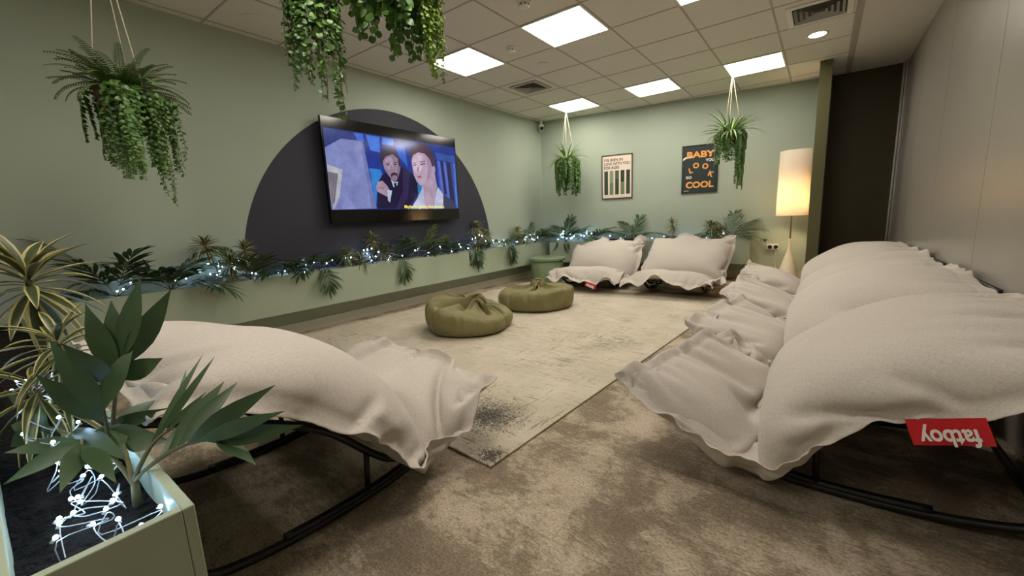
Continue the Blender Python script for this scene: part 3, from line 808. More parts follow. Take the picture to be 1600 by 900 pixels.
def red_tag(t, P, side, frac, size, flip):
    """a red label sewn into the hem, hanging from it; side: 'left','right','front'"""
    nu, nv = P.shape[1:3]; m = P.mean(0)
    if side == 'left': e = m[0]
    elif side == 'right': e = m[-1]
    else: e = m[:,0]
    L = np.concatenate([[0], np.cumsum(np.linalg.norm(np.diff(e, axis=0), axis=1))])
    w, hgt = size
    g = lambda s: Vector([float(np.interp(s, L, e[:,i])) for i in range(3)])
    s0 = frac*L[-1]; a = g(s0-w/2); b = g(s0+w/2)
    ex = (b-a).normalized(); dn = (Vector((0,0,-1)) - ex*Vector((0,0,-1)).dot(ex)).normalized()
    out = {'left':Vector((-1,0,0)),'right':Vector((1,0,0)),'front':Vector((0,1,0))}[side]
    out = (out - ex*out.dot(ex) - dn*out.dot(dn)).normalized()
    dn = (dn + out*.10).normalized(); out = (out - dn*out.dot(dn)).normalized()
    if ex.cross(-dn).dot(out) < 0: ex = -ex
    c = (a+b)/2 + out*.004
    Mx = Matrix((ex, -dn, out)).transposed().to_4x4(); Mx.translation = c       # x along hem, y up, z out
    mb = MB(); n = 6; vs = []
    for i in range(n+1):
        x = -w/2 + w*i/n; wv = .0025*math.sin(i*1.4)
        vs += [(x,.012,-.0012),(x,-hgt,wv-.0012),(x,-hgt,wv+.0012),(x,.012,.0012)]
    fs = []
    for i in range(n):
        q = 4*i
        for e_ in range(4): fs.append((q+e_, q+4+e_, q+4+(e_+1)%4, q+(e_+1)%4))
    fs += [(0,1,2,3),(4*n+3,4*n+2,4*n+1,4*n)]
    mb.add(vs, fs)
    o = obj('brand_tag', mb, M['red'], t, label='small red sewn-in tag with white lettering'); o.matrix_local = Mx
    sc = size[0]/.17
    if flip: text(o, 'fatboy', .068*sc, (0,-hgt*.50+.014*sc,.0085), (0,0,PI), M['tagwhite'], bold=.0017*sc, align='CENTER', width=w*.74)
    else: text(o, 'fatboy', .068*sc, (0,-hgt*.5-.012*sc,.0085), (0,0,0), M['tagwhite'], bold=.0017*sc, align='CENTER', width=w*.74)

RL = 1.13
lounger('beige rocking lounger nearest the viewer at right, with upside-down red tag', (4.03,2.10,0), PI/2, 3, ('left',.728,(.160,.060),True), xlo=-.62, xhi=.56, front=-.10, skew=-.27, zskew=.06, W=1.30, xs=.865, edroop=-.005, droop=.0, nu=70, nv=98, iters=13, Vt=.22)
lounger('beige rocking lounger right behind the one with the upside-down red tag', (4.035,2.10+RL,0), PI/2, 11, Vt=.225, xlo=-.56, xhi=.56, front=-.08, skew=-.2, zskew=.06)
lounger('beige rocking lounger in the right row, second from the floor lamp end', (4.035,2.10+2*RL,0), PI/2, 23, Vt=.195, xlo=-.56, xhi=.56, front=-.08, skew=-.1, zskew=.04)
lounger('beige rocking lounger closest to the floor lamp and dark door', (4.035,2.10+3*RL-.03,0), PI/2, 31, Vt=.23, xlo=-.56, xhi=.60, front=-.08, skew=.05)
lounger('beige rocking lounger on the left beside the near planter and its palm leaves', (2.46,.94,0), 0, 7, xlo=-.62, xhi=.60, rear=-.76, front=-.19, W=1.24, skew=-.04, lift=.045, flat=.05, nu=70, nv=98, iters=13, Vt=.27)
lounger('beige rocking lounger at the poster wall, beside the green ribbed stool', (1.50,5.56,0), PI, 43, ('front',.30,(.15,.05),True), xlo=-.585, xhi=.60, rear=-.66, lip=.20, wave=.055, tilt=.05, edgez=.13)
lounger('beige rocking lounger at the poster wall, on the floor lamp side of its pair', (2.68,5.62,0), PI, 57, xlo=-.60, xhi=.585, rear=-.72, lip=.20, wave=.055, tilt=.05, edgez=.13)

# ================================================================== BEAN POUFS
def pouf(label, loc, rotz, seed, knot, npl, R=.44, Ht=.25, tilt=0):
    rng = random.Random(seed)
    t = thing('bean_pouf', label, 'pouf', loc, rotz, 'olive green bean poufs on the rug')
    prof = [(.02,.003),(.30,.0),(.37,.003),(.41,.02),(.432,.06),(.44,.10),(.438,.14),(.428,.172),(.408,.195),(.375,.208),(.335,.212),(.29,.210),(.245,.206),(.20,.20),(.155,.196),(.115,.198),(.08,.208),(.05,.222),(.02,.235)]
    n = 170; ph = [rng.uniform(0,6.28) for _ in range(6)]
    folds = []
    for k in range(npl):
        folds.append((2*PI*k/npl+rng.uniform(-.3,.3), rng.uniform(.08,.17), rng.uniform(.08,.14), rng.uniform(-.5,.5), rng.uniform(.30,.42)))
    dents = [(rng.uniform(0,6.28), rng.uniform(.2,.5), rng.uniform(.006,.016)) for _ in range(9)]
    vs = []
    for k, (r, z) in enumerate(prof):
        q = max(0, (k-8)/(len(prof)-9))            # 0 at the rim, 1 at the knot
        for j in range(n):
            a = 2*PI*j/n
            rr = r*(1+.035*math.sin(2*a+ph[4])+.02*math.sin(5*a+ph[5])*(1 if k>2 else 0)); zz = z*(1+.06*math.sin(a+ph[2]))
            for a0, w, dp, tw, rmax in folds:
                d = (a-a0-tw*q+PI) % (2*PI) - PI; ws = w*(.45+.9*q)
                g = math.exp(-(d/ws)**2); ri = math.exp(-((abs(d)-1.7*ws)/(.8*ws))**2)
                reach = max(0, min(1, (rmax-r)/.16)) if k > 7 else 0
                zz += reach*(1-.55*q)*(-dp*g + .5*dp*ri)
                if 3 < k < 12: rr -= .25*dp*g*(1-abs(k-7)/5)
            for a0, w, dp in dents:
                d = (a-a0+PI) % (2*PI) - PI
                if 2 < k < 8: rr -= dp*math.exp(-(d/w)**2)*math.sin(PI*(k-2)/6)
            zz += tilt*rr*math.cos(a)*(z/.25)
            cx, cy = knot[0]*q**1.2, knot[1]*q**1.2
            vs.append((cx+rr*math.cos(a)*R/.44, cy+rr*math.sin(a)*R/.44, max(0.0015, zz*Ht/.235)))
    fs = [(i*n+j, i*n+(j+1)%n, (i+1)*n+(j+1)%n, (i+1)*n+j) for i in range(len(prof)-1) for j in range(n)]
    fs += [tuple(range(n-1,-1,-1)), tuple((len(prof)-1)*n+j for j in range(n))]
    mb = MB(); mb.add(vs, fs)
    o = obj('bag', mb, M['pouf'], t, smooth=True); sd = o.modifiers.new('smooth','SUBSURF'); sd.levels = sd.render_levels = 1
    # gathered crown: overlapping lappets of cloth round the knot
    zt = (.215+tilt*knot[0])*Ht/.235
    mb = MB()
    for k in range(7):
        a = 2*PI*k/7 + rng.uniform(-.3,.3); ln = rng.uniform(.09,.17); h = rng.uniform(.03,.07)
        pts = []
        for i in range(7):
            s = i/6; pts.append(Vector((knot[0]+math.cos(a)*ln*s, knot[1]+math.sin(a)*ln*s, zt+h*math.sin(PI*min(1,s*1.15))*1.2-.035*s)))
        mb.tube(pts, [.022,.026,.025,.022,.017,.011,.004], 10)
    obj('gathered_crown', mb, M['pouf'], t, smooth=True)
    mb = MB(); ring = []
    for i in range(13):
        a = PI*i/12*1.25-.4; ring.append((knot[0]+.055*math.cos(a)+.01, knot[1]+.03*math.sin(2*a), zt+.03+.06*math.sin(a)))
    mb.tube(arc_pts(ring,2), .013, 8); obj('handle_loop', mb, M['pouf'], t, smooth=True)
    return t
pouf('olive green bean pouf nearer the left lounger, slumped with an off-centre knot', (1.44,2.86,.012), .5, 5, (.05,.10), 9, R=.445, Ht=.25, tilt=-.20)
pouf('olive green bean pouf nearer the green ribbed stool, with a knot standing up', (1.50,3.95,.012), -.4, 9, (.0,.03), 8, R=.445, Ht=.25, tilt=.03)
EXPOSURE = 0.60
def NEAR_PLANTS():
    dracaena('big striped dracaena nearest the viewer, head of long cream edged leaves', (2.70,.07,NS), 71, ((0,0,.40,-.01,.01),), 34, .175, .026, margin=.34, elr=(-.7,1.35))
    dracaena('smaller striped dracaena in the near planter, just right of the big head', (2.86,.08,NS), 72, ((0,0,.27,0,.01),), 26, .14, .017, margin=.34, elr=(-.6,1.2))
    dracaena('low striped dracaena drooping among the near fairy lights', (2.80,.05,NS), 73, ((0,0,.17,.0,0),), 24, .17, .016, margin=.34, elr=(-.9,.9))
    near_palm('upright dark palm in the near planter with broad leaves against the cushion', (2.98,.12,NS), [
        ((.02,.042,.235), .66, [(.03,-.038,.285),(.045,.095,.23),(-.02,.0,.355),(.035,.138,.365),(.0,.04,.36),(.02,.088,.40)], .044),
        ((.03,.0,.15), .5, [(-.01,-.075,.235),(.02,-.05,.30),(.04,.04,.27)], .044)], 1)
    near_palm('dark palm leaning out of the near planter over the shaded floor', (3.16,.12,NS), [
        ((.12,.10,.12), .35, [(.0,.13,.17),(.03,.15,.20),(.08,.155,.20),(.20,.155,.21),(.26,.155,.185),(.28,.16,.155),(.24,.12,.112)], .032),
        ((.0,.07,.12), .4, [(-.05,.15,.25),(-.02,.16,.24),(.02,.12,.18),(-.07,.13,.22)], .014),
        ((-.10,.01,.085), .35, [(-.36,-.07,.13),(-.30,-.02,.09),(-.26,.03,.12),(-.02,.05,.10)], .034),
        ((-.16,-.02,.06), .4, [(-.40,-.05,.07),(-.30,-.08,.06),(-.22,.03,.06)], .030)], 2)
    near_palm('low dark palm with broad leaves lying across the lit soil of the near planter', (2.93,.09,NS), [
        ((-.08,-.05,.10), .4, [(-.30,-.10,.15),(-.22,-.115,.11),(-.20,-.06,.16),(-.10,-.10,.07)], .036),
        ((.08,-.01,.09), .4, [(.02,-.10,.11),(.12,-.10,.09),(.20,-.05,.075),(.22,.01,.085)], .034),
        ((.05,.04,.10), .4, [(.10,.11,.12),(.19,.07,.10),(.02,.12,.13)], .032)], 4)
def HANGERS():
    rv = random.Random(5); U = rv.uniform
    V = [(.30+U(-.9,.9), U(.18,.46), .036, 'oval', .0085) for k in range(40)]
    V += [(3.0+U(-1.5,1.3), U(.14,.40), .040, 'fernvine', .009) for k in range(24)]
    V += [(.62+U(-.3,.25), .62-.03*k, .030, 'oval', .010) for k in range(9)] + [(-.3+U(-.4,.4), U(.34,.52), .040, 'fernvine', .009) for k in range(10)]
    hanging('hanging fern with long trailing ivy at the far left of the photo', (1.10,.65,1.80), H, 81, fern=80, vines=V, potr=.12, spread=.10)
    V = [(U(0,6.28), U(.30,.62), .044, 'oval', .010) for k in range(34)] + [(U(-.6,1.2), U(.52,.80), .050, 'sparse', .026) for k in range(12)]
    hanging('hanging basket whose long leafy vine reaches the top of the television', (1.93,1.30,2.36), H, 82, vines=V, potr=.10, grass=10)
    V = [(U(0,6.28), U(.26,.48), .055, 'round', .015) for k in range(44)] + [(.55+U(-.4,.35), U(.45,.62), .028, 'tiny', .0055) for k in range(18)]
    hanging('hanging basket of round leaves and pale green beads cut by the top edge', (2.70,1.20,2.22), H, 83, vines=V, potr=.15, grass=8)
    V = [(U(0,6.28), U(.30,.60), .075, 'fernvine', .019) for k in range(44)]
    hanging('hanging grass plant in the wall corner left of the pink poster', (.74,6.12,1.95), H, 84, vines=V, grass=96, potr=.15, gl=(.20,.42), spread=.08)
    V = [(U(0,6.28), U(.18,.42), .064, 'fernvine', .021) for k in range(46)] + [(-.2+U(-.6,.6), U(.40,.76), .045, 'fernvine', .009) for k in range(22)]
    hanging('hanging grass plant partly covering the dark green poster', (3.13,6.05,2.0), H, 85, vines=V, grass=99, potr=.15, gl=(.22,.46), spread=.06)
# ================================================================== PLANTERS
def trough(name, label, mbf, loc=(0,0,0), rotz=0):
    t = thing(name, label, 'planter', loc, rotz)
    return t
def box_planter(label, loc, rotz, L, D, z0, z1, soil_z, th=.016):
    t = thing('planter_box', label, 'planter', loc, rotz, 'sage green planter boxes')
    mb = MB(); mb.box((0,D-th,z0),(L,D,z1)); obj('front_panel', mb, M['planter'], t, bevel=.002)
    mb = MB(); mb.box((0,0,z0),(L,th,z1)); obj('back_panel', mb, M['planter'], t, bevel=.002)
    mb = MB(); mb.box((0,th+.0002,z0),(th,D-th-.0002,z1)); obj('end_panel', mb, M['planter'], t, bevel=.002)
    mb = MB(); mb.box((L-th,th+.0002,z0),(L,D-th-.0002,z1)); obj('end_panel', mb, M['planter'], t, bevel=.002)
    mb = MB(); mb.box((th,th,z0),(L-th,D-th,z0+th)); obj('bottom_panel', mb, M['planter'], t)
    mb = MB(); n = int(L/.05); m = 4; rg = random.Random(int(L*100)); vs = []
    for i in range(n+1):
        for j in range(m+1):
            vs.append((th+(L-2*th)*i/n, th+(D-2*th)*j/m, soil_z+rg.uniform(-.012,.012)))
    mb.add(vs, [(i*(m+1)+j,(i+1)*(m+1)+j,(i+1)*(m+1)+j+1,i*(m+1)+j+1) for i in range(n) for j in range(m)])
    obj('soil', mb, M['soil'], t, smooth=True)
    return t
# local x runs along the box, local y from the wall side to the open side
PZ1 = .612
box_planter('long sage green planter box on the wall below the television', (0.001,6.44,0), -PI/2, 6.3, .20, .255, PZ1, PZ1-.05)
q = wb(3.33,.001,0); box_planter('sage green planter box on the wall behind the pair of loungers', (q.x,q.y,0), ANG+PI, 3.08, .35, .25, .597, .547)
box_planter('sage green planter box nearest the viewer, full of fairy lights', (3.312,-.022,0), 0, .001, .001, 0, 0, 0) if 0 else None
box_planter('sage green planter box in the near left corner, open end towards the viewer', (.25,-.045,0), 0, 3.115, .203, 0.0, .612, .545)

# ================================================================== FOLIAGE
def settle(mb, loc, kind):
    """leaves rest against the wall and lie over the planter rim instead of passing through them"""
    L = Vector(loc)
    for i, v in enumerate(mb.v):
        p = Vector(v) + L
        if kind == 'left' or p.x < .05: p.x = max(p.x, .007 + .0015*(i % 5))
        if kind in ('left', 'back'):
            d = (p - WB).dot(nb)
            if d < .008: p += nb*(.008 + .0015*(i % 5) - d)
        if kind == 'left' and p.z < PZ1+.006:
            if .165 < p.x < .207: p.z = PZ1 + .006
            elif p.x <= .165: p.z = max(p.z, PZ1-.034)
        if kind == 'back':
            d = (p - WB).dot(nb)
            if p.z < .602:
                if .315 < d < .357: p.z = .603
                elif d <= .315: p.z = max(p.z, .565)
        if kind == 'near' and p.z < .618:
            if .135 < p.y < .178: p.z = .618
            elif -.025 < p.y <= .135: p.z = max(p.z, .562)
            elif -.05 < p.y <= -.025: p.z = .618
        p -= L; mb.v[i] = (p.x, p.y, p.z)
def where(loc):
    return 'near' if loc[1] < .25 and loc[0] > .3 else ('left' if loc[0] < .15 else 'back')
def frame_from(d, up=Vector((0,0,1))):
    d = d.normalized(); s = d.cross(up)
    if s.length < 1e-4: s = d.orthogonal()
    s.normalize(); n = s.cross(d).normalized(); return d, s, n
def leaf(mb, base, d, length, width, droop=.3, up=Vector((0,0,1)), seg=5, mi=0, margin=None, fold=.18, peak=.45, tip=1.0, pw=.85):
    """a lance shaped leaf: bent along its length and folded on its midrib"""
    d, s, n = frame_from(d, up); p = Vector(base); vs = []; rows = []
    step = length/seg
    for i in range(seg+1):
        f = i/seg
        w = width*.5*(math.sin(PI*min(1, (f/peak*.5 if f < peak else .5+.5*(f-peak)/(1-peak))))**pw if 0 < f < 1 else (.12 if f == 0 else .02*tip))
        if margin is None: row = [p - s*w + n*w*fold, p.copy(), p + s*w + n*w*fold]
        else:
            k = 1-margin
            row = [p - s*w + n*w*fold, p - s*w*k + n*w*fold*k, p.copy(), p + s*w*k + n*w*fold*k, p + s*w + n*w*fold]
        rows.append(row)
        a = droop/seg
        d2 = (d*math.cos(a) - n*math.sin(a)); n = (n*math.cos(a) + d*math.sin(a)); d = d2.normalized()
        p = p + d*step
    k = len(rows[0]); b = len(mb.v)
    for r in rows: mb.v.extend([tuple(v) for v in r])
    for i in range(seg):
        for j in range(k-1):
            mb.f.append((b+i*k+j, b+i*k+j+1, b+(i+1)*k+j+1, b+(i+1)*k+j))
            mb.m.append(mi + (1 if margin is not None and j in (0, k-2) else 0))
def curve(base, az, el, length, bend, n=12, wob=0, rng=None):
    pts = [Vector(base)]; e = el; a = az
    for i in range(n):
        d = Vector((math.cos(a)*math.cos(e), math.sin(a)*math.cos(e), math.sin(e)))
        pts.append(pts[-1] + d*length/n); e -= bend/n
        if rng: a += rng.uniform(-wob, wob)
    return pts
def palm_frond(mb, base, az, el, length, bend, rng, npair=9, ll=.15, lw=.028, start=.30, droop=.55):
    pts = curve(base, az, el, length, bend, 14)
    mb.tube(pts, [.0035*(1-.6*i/14) for i in range(15)], 5, 1)
    for k in range(npair):
        f = start + (1-start)*k/(npair-.4)
        i = min(13, int(f*14)); fr = f*14-i; p = pts[i].lerp(pts[min(14,i+1)], fr)
        d, s, n = frame_from(pts[i+1]-pts[i])
        for sg in (-1, 1):
            an = math.radians(58-30*f) + rng.uniform(-.12,.12)
            dd = d*math.cos(an) + s*sg*math.sin(an) + n*(.10+rng.uniform(-.1,.15))
            l = ll*(.72+.5*math.sin(PI*(.15+.75*f)))*rng.uniform(.85,1.1)
            leaf(mb, p, dd, l, lw*rng.uniform(.85,1.15), droop*rng.uniform(.5,1.3), up=n, seg=4)
    leaf(mb, pts[-1], pts[-1]-pts[-2], ll*.9, lw, droop, seg=4)
def palm(label, loc, seed, n=7, length=.34, ll=.15, lw=.027, el=(.35,1.1), bend=1.2, mat='palm', az=(0,2*PI), fronds=None, rotz=0, npair=8, h=.04, group='artificial palms in the planters'):
    rng = random.Random(seed)
    t = thing('potted_palm', label, 'palm plant', loc, rotz, group)
    mb = MB(); mb.tube([(0,0,0),(.004,.0,h)], [.009,.007], 6); obj('stem', mb, M['stem'], t, smooth=True)
    L = fronds or [(az[0]+(az[1]-az[0])*(k+.5)/n+rng.uniform(-.25,.25), rng.uniform(*el), length*rng.uniform(.8,1.15), bend*rng.uniform(.7,1.3)) for k in range(n)]
    for a, e, l, b in L:
        if e > .25:
            e += .16; b *= .72; l *= 1.1
            if where(loc) == 'left' and abs(math.sin(a)) < .75 and math.cos(a) > 0: e = max(e, 1.0); b *= .7; l *= .8
        else: l *= 1.1
        mb = MB(); palm_frond(mb, (0,0,h*.8), a, e, l, b, rng, npair, ll, lw)
        settle(mb, loc, where(loc)); obj('frond', mb, [M[mat], M['stem']], t, smooth=True)
    return t
def dracaena(label, loc, seed, canes=((0,0,.3,0,0),), nl=20, L=.15, w=.02, margin=.42, rotz=0, elr=(-.5,1.35)):
    """canes: (x, y, height, lean x, lean y); each carries one rosette of striped leaves"""
    rng = random.Random(seed)
    if margin < .4: pass
    else: nl = int(nl*1.5); w *= 1.35
    t = thing('striped_dracaena', label, 'dracaena plant', loc, rotz, 'yellow striped dracaenas in the planters')
    for x, y, h, lx, ly in canes:
        top = Vector((x+lx, y+ly, h)); pts = [Vector((x,y,0)).lerp(top, i/5) + Vector((0,0,.0))+Vector((lx,ly,0))*(-.2*math.sin(PI*i/5)) for i in range(6)]
        mb = MB(); mb.tube(pts, .006, 6); obj('cane', mb, M['stem'], t, smooth=True)
        mb = MB()
        for k in range(nl):
            f = k/(nl-1); a = k*2.399+rng.uniform(-.2,.2)
            e = elr[0] + (elr[1]-elr[0])*f**.9 + rng.uniform(-.15,.15)
            l = L*(1.05-.35*f)*rng.uniform(.85,1.15)
            d = Vector((math.cos(a)*math.cos(e), math.sin(a)*math.cos(e), math.sin(e)))
            leaf(mb, top+Vector((0,0,-.035+.05*f)), d, l, w*rng.uniform(.85,1.15), rng.uniform(.35,1.0), seg=6, margin=margin, fold=.35)
        settle(mb, loc, where(loc)); obj('rosette', mb, [M['variegated'], M['margin']], t, smooth=True)
    return t

# long planter under the television (y along the wall, x = distance from it)
LS = PZ1-.045
palm('dark palm at the near end of the television planter, left of the wide palm', (.10,.62,LS), 1, 6, .42, .17, .03)
palm('wide dark palm spreading over the television planter, left of the striped dracaena', (.10,.93,LS), 2, fronds=[(1.2,.75,.42,1.5),(1.75,1.0,.40,1.2),(-1.5,.55,.46,1.3),(-1.2,.95,.40,1.4),(.2,.35,.30,1.6),(.9,.3,.36,1.5),(-.5,.6,.34,1.5),(1.5,.3,.44,1.0)], ll=.19, lw=.034, npair=8)
dracaena('three-headed striped dracaena at the left foot of the navy half circle', (.10,1.27,LS), 3, ((0,0,.36,.02,-.08),(0,.02,.20,.06,.05),(.01,.05,.30,.02,.15)), 22, .15, .020)
palm('olive palm just inside the left foot of the navy half circle', (.10,1.50,LS), 4, 8, .34, .16, .027, mat='palm2')
palm('low dark palm between the half circle foot and the palm hanging over the rim', (.10,1.88,LS), 5, 7, .30, .15, .025, (.2,.8))
palm('dark palm with a frond hanging over the planter rim, left of the television', (.10,2.12,LS), 6, fronds=[(.1,.2,.24,2.2),(.5,.6,.3,1.4),(2.0,.7,.32,1.2),(-1.7,.6,.34,1.2),(1.1,.9,.3,1.2),(-1,.4,.3,1.5)], ll=.15, lw=.025)
dracaena('slim striped dracaena below the left half of the television, lower of two', (.09,2.50,LS), 7, ((0,0,.17,.02,-.06),(0,0,.10,.04,.07)), 22, .15, .022)
dracaena('striped dracaena with a tall head under the television', (.09,2.76,LS), 8, ((0,0,.30,0,.02),(.02,.02,.16,.06,.10)), 22, .15, .02)
palm('olive palm below the television, right of the tall-headed dracaena', (.10,3.08,LS), 9, fronds=[(.05,.15,.24,2.3),(1.5,.6,.42,1.0),(1.9,.9,.4,1.0),(-1.6,.55,.4,1.0),(-1.1,.9,.34,1.2),(.8,.5,.32,1.3)], ll=.16, lw=.028)
palm('olive palm with upright fronds under the middle of the television', (.09,3.52,LS), 10, fronds=[(1.5,.7,.42,.8),(1.7,1.15,.36,.6),(-1.5,.8,.42,.9),(1.4,.3,.42,1.1),(-1.7,.3,.4,1.2),(.3,.6,.3,1.5)], ll=.15, lw=.028, mat='palm2')
palm('low dark palm under the right half of the television', (.10,3.95,LS), 11, 7, .34, .15, .026, (.25,.85))
palm('dark palm with two fronds drooping over the rim at the right end of the television', (.10,4.38,LS), 12, fronds=[(.35,.2,.26,2.4),(-.2,.1,.22,2.2),(1.6,.5,.34,1.2),(-1.6,.5,.36,1.2),(.9,.7,.28,1.4)], ll=.16, lw=.025)
dracaena('tall striped dracaena at the right foot of the navy half circle', (.09,4.60,LS), 13, ((0,0,.38,0,-.03),(.01,.03,.24,.02,.10),(0,0,.16,.04,-.08)), 24, .16, .022)
palm('dark palm hanging over the rim, right of the navy half circle', (.10,5.18,LS), 14, fronds=[(.1,.25,.26,2.4),(.5,.15,.26,2.2),(1.6,.6,.4,1.3),(-1.6,.5,.42,1.3),(1.0,.8,.34,1.3),(-.9,.7,.3,1.5)], ll=.18, lw=.03)
dracaena('yellowish dracaena near the wall corner end of the television planter', (.10,5.56,LS), 15, ((0,0,.26,0,0),(0,.03,.14,.03,.1)), 22, .15, .022, margin=.6)
palm('palm in the corner end of the television planter, wrapped in lights', (.10,6.08,LS), 16, 9, .40, .15, .024, (.4,1.2), mat='palm2')
# planter on the poster wall
BS = .552
def bl(s, off=.18): p = wb(s, off, BS); return (p.x, p.y, p.z)
palm('tall dark palm in the wall corner behind the green ribbed stool', bl(.50), 17, fronds=[(1.4,1.25,.36,.4),(2.6,.9,.4,1.0),(.3,.8,.4,1.0),(-1.5,.25,.25,2.4),(3.6,.6,.36,1.2),(-.5,.9,.3,1.2),(-2.2,.8,.3,1.3)], ll=.19, lw=.03)
palm('dark palm behind the left back corner of the stool-side lounger', bl(.98), 18, 8, .40, .17, .028, (.4,1.0))
palm('dark palm below the pink poster, rising behind the lounger pair', bl(1.66), 19, fronds=[(.2,.55,.46,1.4),(2.4,.9,.4,.8),(1.2,1.2,.36,.6),(3.0,.6,.4,1.2),(-.4,.7,.34,1.3),(-1.6,.7,.28,1.4)], ll=.17, lw=.03)
dracaena('dry looking dracaena with a round head between the two posters', bl(2.28), 20, ((0,0,.30,-.02,0),), 40, .16, .012, margin=.5, elr=(-1.0,1.5))
palm('low dark palm arching to the right below the gap between the posters', bl(2.44), 21, fronds=[(.1,.5,.46,1.3),(.5,.35,.4,1.2),(2.8,.4,.3,1.2),(-.5,.5,.34,1.4)], ll=.15, lw=.026)
dracaena('striped dracaena below the dark poster', bl(2.80), 22, ((0,0,.24,0,0),(.04,0,.16,.1,0)), 26, .17, .02)
palm('dark palm at the lamp end of the poster wall planter, fronds reaching right', bl(3.08), 23, fronds=[(.1,.75,.40,1.6),(-.15,.35,.36,1.3),(.5,1.0,.38,1.2),(1.5,1.2,.36,.6),(2.6,.9,.36,1.0),(-.6,.6,.34,1.5),(3.2,.6,.3,1.3)], ll=.18, lw=.026)

# near planter (x along it, open side +y)
NS = .548
NG = 'big palms in the near planter'
def big_palm_leaf(mb, base, tip, width, droop, up): leaf(mb, base, Vector(tip)-Vector(base), (Vector(tip)-Vector(base)).length*1.03, width, droop, up=up, seg=8, fold=.12, peak=.42, pw=1.15)
def near_palm(label, loc, sprays, seed):
    """sprays: stem end point, then leaf tips, all relative to loc; each spray is one frond with broad leaflets"""
    rng = random.Random(seed)
    t = thing('potted_palm', label, 'palm plant', loc, 0, NG)
    mb = MB(); mb.tube([(0,0,0),(.002,.002,.05)], [.008,.006], 7); obj('stem', mb, M['stem'], t, smooth=True)
    for end, start_f, tips, w in sprays:
        end = Vector(end); b0 = Vector((0,0,.045)); mb = MB()
        pts = [b0.lerp(end, i/6) + Vector((0,0,.02))*math.sin(PI*i/6) for i in range(7)]
        mb.tube(pts, [.005-.0005*i for i in range(7)], 6, 1)
        m = len(tips)
        for k, tp in enumerate(tips):
            f = start_f + (1-start_f)*k/max(1,m-1)
            p = b0.lerp(end, f) + Vector((0,0,.02))*math.sin(PI*f)
            big_palm_leaf(mb, p, tp, w*rng.uniform(.9,1.1), rng.uniform(.1,.45), Vector((.75,-.35,.55))+Vector((rng.uniform(-.3,.3),rng.uniform(-.6,.6),rng.uniform(-.3,.3))))
        settle(mb, loc, 'near'); obj('frond', mb, [M['palm'], M['stem']], t, smooth=True)
    return t
NEAR_PLANTS()

# ================================================================== FAIRY LIGHTS
def bulbs_mesh(r):
    mb = MB(); mb.ball((0,0,0), r, n=8, m=6); mb.tube([(0,0,-r*2.6),(0,0,-r*.7)], r*.7, 6, 1)
    return mb.data('bulb', [M['bulb'], M['cable']], True)
def fairy_lights(label, path, nb, r, seed, jit, cab=.0016, strands=2):
    rng = random.Random(seed)
    t = thing('fairy_lights', label, 'fairy lights', path[0], 0, 'white fairy light strings in the planters')
    o0 = Vector(path[0]); me = bulbs_mesh(r); first = None
    def at(f):
        s = f*(len(path)-1); i = min(len(path)-2, int(s)); return Vector(path[i]).lerp(Vector(path[i+1]), s-i)
    n = nb
    pos = []
    for k in range(n):
        f = (k+.5)/n + rng.uniform(-.4,.4)/n
        pos.append(at(max(0,min(1,f))) + Vector([rng.uniform(-j, j) if a < 2 else rng.uniform(0, j) for a, j in enumerate(jit)]) - o0)
    mb = MB()
    for s in range(strands):
        pts = []
        for k, p in enumerate(pos):
            pts.append(p + Vector((0,0,-r*2.2)) if s == k % strands or k in (0,n-1) else at((k+.5)/n) - o0 + Vector([rng.uniform(-j,j)*.7 for j in jit]))
        mb.tube(arc_pts(pts, 4), cab, 4)
    obj('cable', mb, M['cable'], t, smooth=True)
    for k, p in enumerate(pos):
        if first is None: b = first = obj('bulb', me, None, t)
        else:
            b = first.copy(); COL.objects.link(b); b.parent = t
        b.location = p; b.rotation_euler = (rng.uniform(-1.2,1.2), rng.uniform(-1.2,1.2), 0)
    return t
fairy_lights('white fairy lights threaded through the long planter below the television', [(.12,.5,.61),(.12,1.2,.66),(.12,1.30,.74),(.12,1.45,.64),(.12,2.0,.60),(.12,2.6,.62),(.12,2.75,.70),(.12,2.9,.62),(.12,3.6,.61),(.12,4.4,.63),(.12,4.6,.74),(.12,4.8,.63),(.12,5.4,.64),(.12,5.9,.66),(.12,6.2,.68)], 88, .0048, 61, (.07,.10,.10))
fairy_lights('white fairy lights among the palms of the poster wall planter', [tuple(wb(.36,.18,.60)),tuple(wb(.42,.18,.66)),tuple(wb(.52,.18,.72)),tuple(wb(.62,.18,.62)),tuple(wb(.74,.18,.68)),tuple(wb(.84,.18,.62)),tuple(wb(.98,.18,.64)),tuple(wb(1.6,.18,.59)),tuple(wb(2.3,.18,.60)),tuple(wb(2.7,.18,.62)),tuple(wb(3.0,.18,.58))], 42, .0054, 62, (.10,.08,.10))
fairy_lights('white fairy lights heaped on the soil of the near planter', [(2.25,.07,.60),(2.5,.06,.66),(2.7,.08,.63),(2.85,.05,.64),(3.0,.06,.59),(3.1,.09,.575),(3.2,.05,.57),(3.31,.11,.575)], 48, .0033, 63, (.06,.055,.045), cab=.0010, strands=2)

